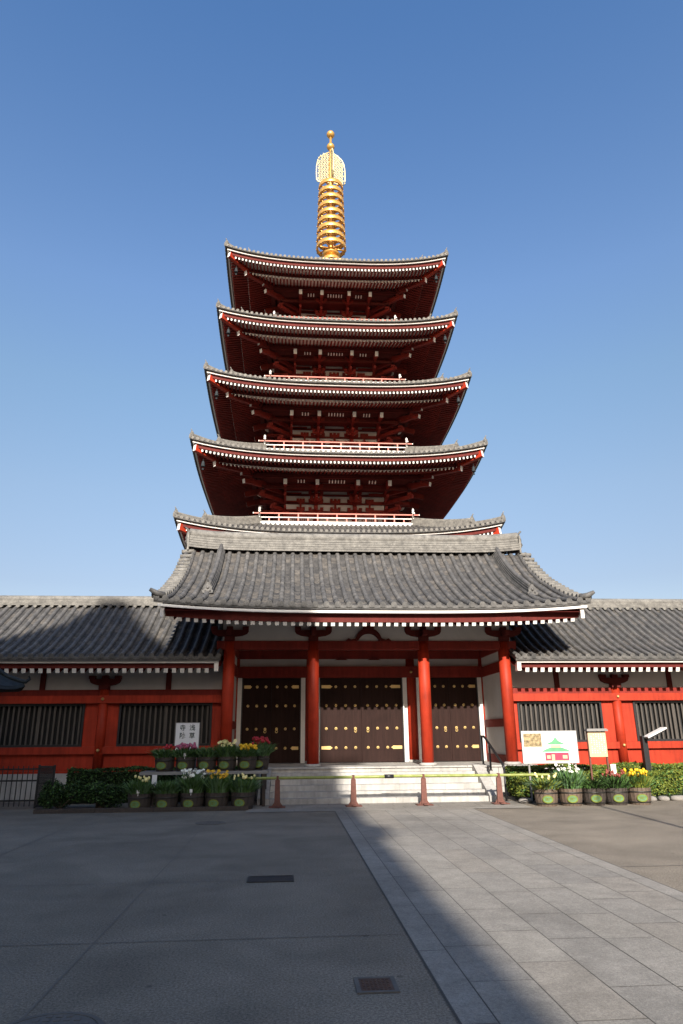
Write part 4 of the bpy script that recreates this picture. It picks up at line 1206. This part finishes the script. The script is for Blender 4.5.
tag(b.build('planting_kerb', M['barrel_dark'], org=(-3.3,16.8,0)), 'low stone kerb running under the shaded front row of barrels and shrubs', 'kerb')

# ------------------------------------------------------------------ fence at the left edge
t = thing('iron_fence', (-7.5,18.0,0), 'low black iron bar fence at the left edge before the pale stone base', 'fence')
b = MB(); 
for z in (.16,.60,.86): b.box(-9.6,-6.02,17.985,18.015,z,z+.035)
for z in (0,): 
    for x in (-9.5,-7.8): b.box(x-.03,x+.03,17.97,18.03,0,.95)
b.build('rails', M['iron'], t)
b = MB(); x = -9.55
while x < -6.05: b.tube([(x,18.0,.05),(x,18.0,.95)], .011, 6); x += .118
b.build('bars', M['iron'], t)
t = thing('fence_gate', (-5.8,17.9,0), 'dark mesh fence gate leaf standing open at the end of the iron fence', 'gate')
R0 = Vector((-6.0,18.02,0)); R1 = Vector((-5.55,17.72,0))
b = MB()
for z in (.06,.93): b.beam(R0+Vector((0,0,z)),R1+Vector((0,0,z)),.03,.04)
for p in (R0,R1): b.beam(p+Vector((0,0,.0)),p+Vector((0,0,.97)),.045,.045,up=(0,1,0))
b.build('gate_frame', M['iron'], t)
b = MB()
for i in range(1,14): p = R0.lerp(R1,i/14); b.beam(p+Vector((0,0,.08)),p+Vector((0,0,.915)),.020,.010,up=(0,1,0))
for i in range(1,7): z = .06+.87*i/7; b.beam(R0+Vector((0,0,z)),R1+Vector((0,0,z)),.006,.012)
b.build('mesh_panel', M['iron'], t)

# ------------------------------------------------------------------ bronze lantern, its roof corner shows at the left edge
t = thing('bronze_lantern', (-7.35,17.2,0), 'dark bronze lantern roof corner with turned-up tip at the left edge', 'lantern')
LX, LYY = -7.42, 17.2
b = MB(); N = 6; rings = []
prof = [(1.12,2.66),(1.08,2.74),(.85,2.84),(.6,2.98),(.35,3.18),(.15,3.36)]
def hexp(r, z, k, sub):  # sub 0..3 between corners; lifted corners
    a0 = k*PI/3+.05; a1 = a0+PI/3; f = sub/4; A = Vector((math.cos(a0),math.sin(a0),0))*r; Bv = Vector((math.cos(a1),math.sin(a1),0))*r; p = A.lerp(Bv,f)
    up = .10*(abs(f-.5)*2)**2.5*(r/1.12)**2
    return (LX+p.x, LYY+p.y, z+up)
for (ra,za),(rb,zb2) in zip(prof,prof[1:]):
    for k in range(6):
        for sft in range(4): b.quad(hexp(ra,za,k,sft),hexp(ra,za,k,sft+1),hexp(rb,zb2,k,sft+1),hexp(rb,zb2,k,sft))
for k in range(6):
    for sft in range(4): b.quad(hexp(1.12,2.66,k,sft+1),hexp(1.12,2.66,k,sft),hexp(.4,2.62,k,sft),hexp(.4,2.62,k,sft+1))
b.build('lantern_roof', M['bronze'], t)
b = MB(); b.smooth = True
for k in range(6):
    a = k*PI/3+.05
    b.tube([(LX+r*math.cos(a),LYY+r*math.sin(a),z) for r,z in ((.3,3.24),(.7,2.98),(1.0,2.88),(1.12,2.86),(1.2,2.93),(1.17,3.0))], [.05,.05,.05,.045,.035,.02], 7)
b.build('roof_scroll_ribs', M['bronze'], t)
b = MB(); b.lathe((LX,LYY,0),[(.42,1.9),(.46,1.95),(.46,2.5),(.40,2.62)],6); b.build('light_chamber', M['bronze'], t)
b = MB()
for k in range(6):
    a = k*PI/3+PI/6; 
    for q in range(-2,3):
        p = Vector((LX+.45*math.cos(a)*.95-math.sin(a)*q*.07, LYY+.45*math.sin(a)*.95+math.cos(a)*q*.07,0)); b.beam(p+Vector((0,0,2.0)),p+Vector((0,0,2.45)),.02,.02,up=(0,1,0))
b.build('chamber_grille', M['brass'], t)
b = MB(); b.smooth = True; b.lathe((LX,LYY,0),[(.6,0),(.6,.25),(.4,.35),(.2,.5),(.16,1.0),(.2,1.6),(.5,1.82),(.52,1.9)],24); b.build('pedestal', M['bronze'], t)
b = MB(); b.smooth = True; b.lathe((LX,LYY,3.34),[(.15,0),(.2,.1),(.14,.25),(.02,.4)],16); b.build('jewel_top', M['bronze'], t)

# ------------------------------------------------------------------ signs
def text_mesh(body, size, m, parent, loc, rotx=PI/2, name='lettering'):
    cu = bpy.data.curves.new(name, 'FONT'); cu.body = body; cu.size = size; cu.align_x = 'CENTER'; cu.align_y = 'CENTER'; cu.offset = size*.016
    cu.extrude = .001
    o = bpy.data.objects.new(name+'_tmp', cu); col.objects.link(o)
    dg = bpy.context.evaluated_depsgraph_get(); me = bpy.data.meshes.new_from_object(o.evaluated_get(dg))
    bpy.data.objects.remove(o); me.name = name; me.materials.clear(); me.materials.append(m)
    r = bpy.data.objects.new(name, me); col.objects.link(r); r.parent = parent
    og = ORG[parent.name]; r.location = (loc[0]-og[0],loc[1]-og[1],loc[2]-og[2]); r.rotation_euler = (rotx,0,0); return r
# white sign with four characters
t = thing('name_sign', (-2.47,18.35,0), 'white square sign with four dark characters rising behind the pink tulips', 'sign')
SX0, SX1, SY = -2.87, -2.29, 18.35
b = MB(); b.box(SX0,SX1,SY,SY+.03,1.25,1.91); sb = b.build('sign_panel', M['board'], t)
b = MB(); frame_rect2(b, SX0-.015, SX1+.015, SY-.006, SY+.036, 1.235, 1.925, .014); b.build('sign_frame', M['plank'], sb)
for ch, x, z in (('浅',-2.46,1.79),('草',-2.46,1.60),('寺',-2.70,1.79),('院',-2.70,1.60)):
    text_mesh(ch, .15, M['ink'], sb, (x,SY-.003,z))
for x in (-2.8,-2.34): b = MB(); b.box(x-.02,x+.02,SY+.037,SY+.07,0,1.9); b.build('leg', M['plank'], t)
# big white info board with a printed picture
BX0,BX1,BZ0,BZ1,BY0 = 5.76,7.16,.89,1.64,17.55
t = thing('information_board', (6.48,BY0,0), 'wide white board with a printed green-roofed red building and a small photo', 'sign')
b = MB(); b.box(BX0,BX1,BY0,BY0+.025,BZ0,BZ1); pn = b.build('board_panel', M['board'], t)
b = MB(); y = BY0-.002; b.quad((BX0+.04,y,1.27),(BX0+.50,y,1.27),(BX0+.50,y,1.59),(BX0+.04,y,1.59)); b.build('printed_photo', M['photo'], pn)
b = MB()
def pq(pts, m, y=BY0-.002): b.m = m; b.add([(BX0+p[0],y,BZ0+p[1]) for p in pts],[tuple(range(len(pts)))])
pq([(.56,.06),(1.16,.06),(1.16,.24),(.56,.24)],1)
pq([(.72,.06),(.80,.06),(.80,.2),(.72,.2)],2,BY0-.004); pq([(1.0,.10),(1.12,.10),(1.12,.18),(1.0,.18)],2,BY0-.004); pq([(.6,.10),(.69,.10),(.69,.18),(.6,.18)],2,BY0-.004)
pq([(.46,.26),(1.24,.26),(1.12,.32),(1.0,.36),(.70,.36),(.58,.32)],0)
pq([(.72,.36),(.98,.36),(.98,.42),(.72,.42)],2)
pq([(.58,.43),(1.12,.43),(1.0,.48),(.92,.52),(.86,.60),(.84,.60),(.78,.52),(.70,.48)],0)
pq([(.44,.04),(1.26,.04),(1.26,.055),(.44,.055)],0)
b.build('printed_picture', [M['pict_green'],M['pict_red'],M['beige']], pn)
b = MB()
for k in range(3):
    for q in range(9): b.box(BX1-.10-k*.05,BX1-.085-k*.05,BY0-.003,BY0-.0005,BZ1-.1-q*.055,BZ1-.07-q*.055)
b.build('fine_print', M['faint'], pn)
b = MB()
for q in range(4): b.box(BX0+.05,BX0+.05+(.42,.38,.40,.25)[q],BY0-.003,BY0-.0005,1.22-q*.04,1.232-q*.04)
b.build('caption_print', M['faint'], pn)
b = MB(); frame_rect2(b, BX0-.012, BX1+.012, BY0-.004, BY0+.03, BZ0-.012, BZ1+.012, .011); b.build('board_frame', M['plank'], pn)
for x in (5.9,7.08): b = MB(); b.box(x-.02,x+.02,BY0+.026,BY0+.06,0,1.6); b.build('leg', M['plank'], t)
# beige roofed notice board
t = thing('notice_board', (7.68,17.55,0), 'narrow beige notice board with a small grey cap on two brown legs', 'sign')
b = MB(); b.box(7.45,7.91,17.53,17.56,1.02,1.62); nb = b.build('notice_panel', M['beige'], t)
b = MB()
for k in range(6):
    x = 7.52+k*.065
    for q in range(10):
        if (k*7+q*3) % 5: b.box(x,x+.018,17.527,17.5295,1.54-q*.048,1.565-q*.048)
b.build('notice_print', M['faint'], nb)
b = MB(); b.box(7.41,7.95,17.45,17.64,1.63,1.67); b.box(7.43,7.93,17.47,17.62,1.671,1.69); b.build('cap', M['plank'], t)
for x in (7.46,7.90): b = MB(); b.box(x-.02,x+.02,17.562,17.60,0,1.629); b.build('leg', M['stand'], t)
# dark post with slanted pale reading board
t = thing('reading_post', (9.4,18.55,0), 'dark post with a slanted pale panel on top, rising above the hedge', 'sign post')
b = MB(); b.box(9.33,9.47,18.48,18.62,0,1.50); b.build('post', M['iron'], t)
b = MB(); b.beam((9.38,18.4,1.46),(9.92,18.4,1.70),.30,.04); b.build('slanted_panel', M['white'], t)
b = MB(); b.beam((9.40,18.4,1.415),(9.88,18.4,1.63),.24,.03); b.build('panel_backing', M['iron'], t)
# stake signs among the barrels
def stake(x, y, z0, z1, w, label):
    t = thing('stake_sign', (x,y,0), label, 'sign', None)
    b = MB(); b.box(x-w/2,x+w/2,y,y+.012,z0,z1); b.build('plate', M['board'], t)
    b = MB(); b.box(x-.012,x+.012,y+.013,y+.028,0,z1-.03); b.build('stake', M['barrel_dark'], t)
stake(-3.07,16.98,.47,.76,.11,'small upright white stake sign between the first two ground barrels of the shaded row')
stake(7.86,17.2,.62,.86,.13,'small white stake sign behind the sunlit barrels, left of the yellow tulips')

# ------------------------------------------------------------------ shadow casters behind the camera, plus added unseen sky blockers
K = .05; TE = .50; HY = -26.0
SP = [(1.58,4.57,0),(1.55,7.9,0),(1.53,10.44,0),(1.51,16.9,0),(1.34,18.6,.45),(1.29,19.4,.75),(.85,19.7,1.6),(.70,19.7,4.0),(.62,18.0,4.72),(-3.5,17.8,4.98),(-4.1,20.6,4.5),(-4.7,21.4,5.1),(-5.35,22.45,5.85)]
SQ = [(-6.15,22.5,5.9),(-7.05,21.2,4.85),(-8.36,20.5,4.27),(-11,20.2,4.0)]
prof = [(x-K*y, z+TE*y) for x, y, z in SP] + [(x-K*y, z+TE*y) for x, y, z in SQ] + [(-34,13.8),(-34,-14)]
prof = [(prof[0][0]+.02,-14)] + prof
t = thing('great_hall', (-14,-36,0), 'tall main temple hall behind the viewer whose shadow falls across the plaza', 'temple building')
pts = [(u+K*HY, v-TE*HY) for u, v in prof]; pts[0] = (pts[0][0],0); pts[-1] = (pts[-1][0],0)
b = MB(); b.prism(pts, lambda x,z: (x,HY,z), lambda x,z: (x,HY-22,z)); b.build('hall_body', M['red_shaded'], t)
b = MB()
for z in (4,9,14,19,24): b.box(-35.2,-.2,HY+.005,HY+.25,z,z+.7)
b.build('hall_beams', M['red_deep_shade'], t)
b = MB()
for i in range(8): b.box(-34+i*4.2,-30.6+i*4.2,HY+.01,HY+.06,.8,3.9)
b.build('hall_doors', M['door'], t)
t = thing('lamp_post', (6.2,4.0,0), 'tall slim grey lamp post standing just outside the view on the sunlit side', 'lamp post')
b = MB(); b.smooth = True; b.lathe((6.42,3.2,0),[(.11,0),(.10,.5),(.06,.56),(.035,7.0),(.035,7.2)],14); b.build('pole', M['iron'], t)
b = MB(); b.smooth = True; b.lathe((6.42,3.2,7.1),[(.04,0),(.12,.06),(.15,.32),(.22,.34),(.12,.46),(.02,.52)],14); b.build('lamp_head', M['iron'], t)

def tree(x, y, h, r, label, seed):  # unseen trees added to keep sky light off the shaded parts
    random.seed(seed)
    t = thing('sky_blocker_tree', (x,y,0), label, 'tree', 'added unseen trees blocking sky light')
    b = MB(); b.smooth = True; b.tube([(x,y,0),(x+.1,y,h*.3),(x-.1,y+.1,h*.6),(x,y,h*.85)],[.38,.28,.16,.05],9)
    ends = []
    for i in range(9):
        a = random.uniform(0,2*PI); z = h*random.uniform(.3,.6); e = (x+r*.7*math.cos(a),y+r*.7*math.sin(a),z+h*random.uniform(.1,.3)); b.tube([(x,y,z),(lerp(x,e[0],.5),lerp(y,e[1],.5),lerp(z,e[2],.4)),e],[.12,.08,.03],6); ends.append(e)
    b.build('trunk', M['bark'], t)
    b = MB(); pts = []
    ends += [(x,y,h*.85),(x,y,h*.7)]
    for i in range(6500):
        c = random.choice(ends); v = Vector((random.gauss(0,1),random.gauss(0,1),random.gauss(0,.7))); v = v.normalized()*random.random()**.4*r*.52
        pts.append((c[0]+v.x,c[1]+v.y,max(h*.25,c[2]+v.z*.8)))
    leaf_cloud(b, pts, .26, 3); b.build('crown', [M['leaf_a'],M['leaf_c'],M['leaf_c']], t)
for i, (x, y, h, r_, l) in enumerate([(-15.5,13,17,4.6,'added sky-blocking tree, out of view beyond the end of the shaded wing, nearest it'),(-15,3,18,5,'added sky-blocking tree, out of view left of the plaza, second from the shaded wing'),(-15.5,-7,18,5.2,'added sky-blocking tree, out of view left of the plaza, third from the shaded wing'),(-17,-17,18,5.5,'added sky-blocking tree, out of view left of the plaza beside the great hall'),
        (19.5,11,14,4.6,'added sky-blocking tree, out of view beyond the end of the sunlit wing, nearest it'),(19,1,16,5,'added sky-blocking tree, out of view right of the plaza, second from the sunlit wing'),(19.5,-10,16,5.2,'added sky-blocking tree, out of view right of the plaza, third from the sunlit wing'),(20,-21,17,5.5,'added sky-blocking tree, out of view right of the plaza, farthest from the sunlit wing')]):
    tree(x, y, h, r_, l, 40+i)
t = thing('sky_blocker_building', (22,-52,0), 'plain grey building with window bands, added unseen far behind the viewer to block sky light', 'building')  # unseen block added to cut sky light from behind
b = MB(); b.box(3,44,-60,-46,0,17); b.build('wall', M['plank'], t)
b = MB(); b.box(2.6,44.4,-60.4,-45.6,17,17.4); b.build('roof', M['tile_dark'], t)
for k in range(4):
    for j in range(10): b = MB(); b.box(4.5+j*4,7+j*4,-46,-45.95,2+k*4,4+k*4); b.build('window', M['dark'], t)
# ------------------------------------------------------------------ camera, light, world
yaw, pitch, roll, F = 7.45503032e-02, 3.15046175e-01, -8.87300249e-03, 683.1
f = Vector((math.sin(yaw)*math.cos(pitch), math.cos(yaw)*math.cos(pitch), math.sin(pitch)))
r = Vector((math.cos(yaw), -math.sin(yaw), 0)); u = r.cross(f)
c_, s_ = math.cos(roll), math.sin(roll)
rr = c_*r+s_*u; uu = -s_*r+c_*u
cam = bpy.data.cameras.new('camera'); co = bpy.data.objects.new('camera', cam); col.objects.link(co)
mt = Matrix((rr, uu, -f)).transposed().to_4x4(); mt.translation = (0,0,1.6); co.matrix_world = mt
cam.sensor_fit = 'VERTICAL'; cam.sensor_height = 36; cam.lens = F/1024*36; cam.clip_end = 3000; cam.clip_start = .05
sc.camera = co
d = Vector((K,1,-TE)).normalized()
el = math.asin(-d.z); az = math.atan2(-d.x,-d.y)
sun = bpy.data.lights.new('sun','SUN'); sun.energy = 5.0; sun.angle = math.radians(.53); sun.color = (1,.93,.83)
so = bpy.data.objects.new('sun', sun); col.objects.link(so); so.rotation_euler = d.to_track_quat('-Z','Y').to_euler(); so.location = (0,-20,30)
w = bpy.data.worlds.new('World'); sc.world = w; w.use_nodes = True
N = w.node_tree.nodes; L = w.node_tree.links
sky = N.new('ShaderNodeTexSky'); sky.sky_type = 'NISHITA'; sky.sun_disc = False
sky.sun_elevation = el; sky.sun_rotation = az; sky.altitude = 0; sky.air_density = 1.0; sky.dust_density = 1.6; sky.ozone_density = 2.6
bg = N['Background']; bg.inputs[1].default_value = .125
hs = N.new('ShaderNodeHueSaturation'); hs.inputs['Hue'].default_value = .506; hs.inputs['Saturation'].default_value = 1.08; hs.inputs['Value'].default_value = 1.0
L.new(sky.outputs[0], hs.inputs['Color'])
# hand-set colour grade of the sky light by elevation
tcw = N.new('ShaderNodeTexCoord'); sx = N.new('ShaderNodeSeparateXYZ'); L.new(tcw.outputs['Generated'], sx.inputs[0])
rp = N.new('ShaderNodeValToRGB'); el_ = rp.color_ramp.elements; L.new(sx.outputs['Z'], rp.inputs[0])
el_[0].position = .20; el_[0].color = (.87,.70,.60,1); el_[1].position = .81; el_[1].color = (.79,1.0,1.07,1)
for p_, c4 in ((.324,(1.05,.885,.72,1)),(.46,(1.13,1.05,.86,1)),(.574,(1.13,1.11,1.02,1))):
    e_ = el_.new(p_); e_.color = c4
mw = N.new('ShaderNodeMix'); mw.data_type = 'RGBA'; mw.blend_type = 'MULTIPLY'; mw.inputs[0].default_value = 1
L.new(hs.outputs[0], mw.inputs[6]); L.new(rp.outputs[0], mw.inputs[7]); L.new(mw.outputs[2], bg.inputs[0])
sc.view_settings.view_transform = 'Standard'; sc.view_settings.look = 'None'; sc.view_settings.exposure = .9; sc.view_settings.gamma = 1
sc.cycles.use_denoising = True
sc.cycles.max_bounces = 8
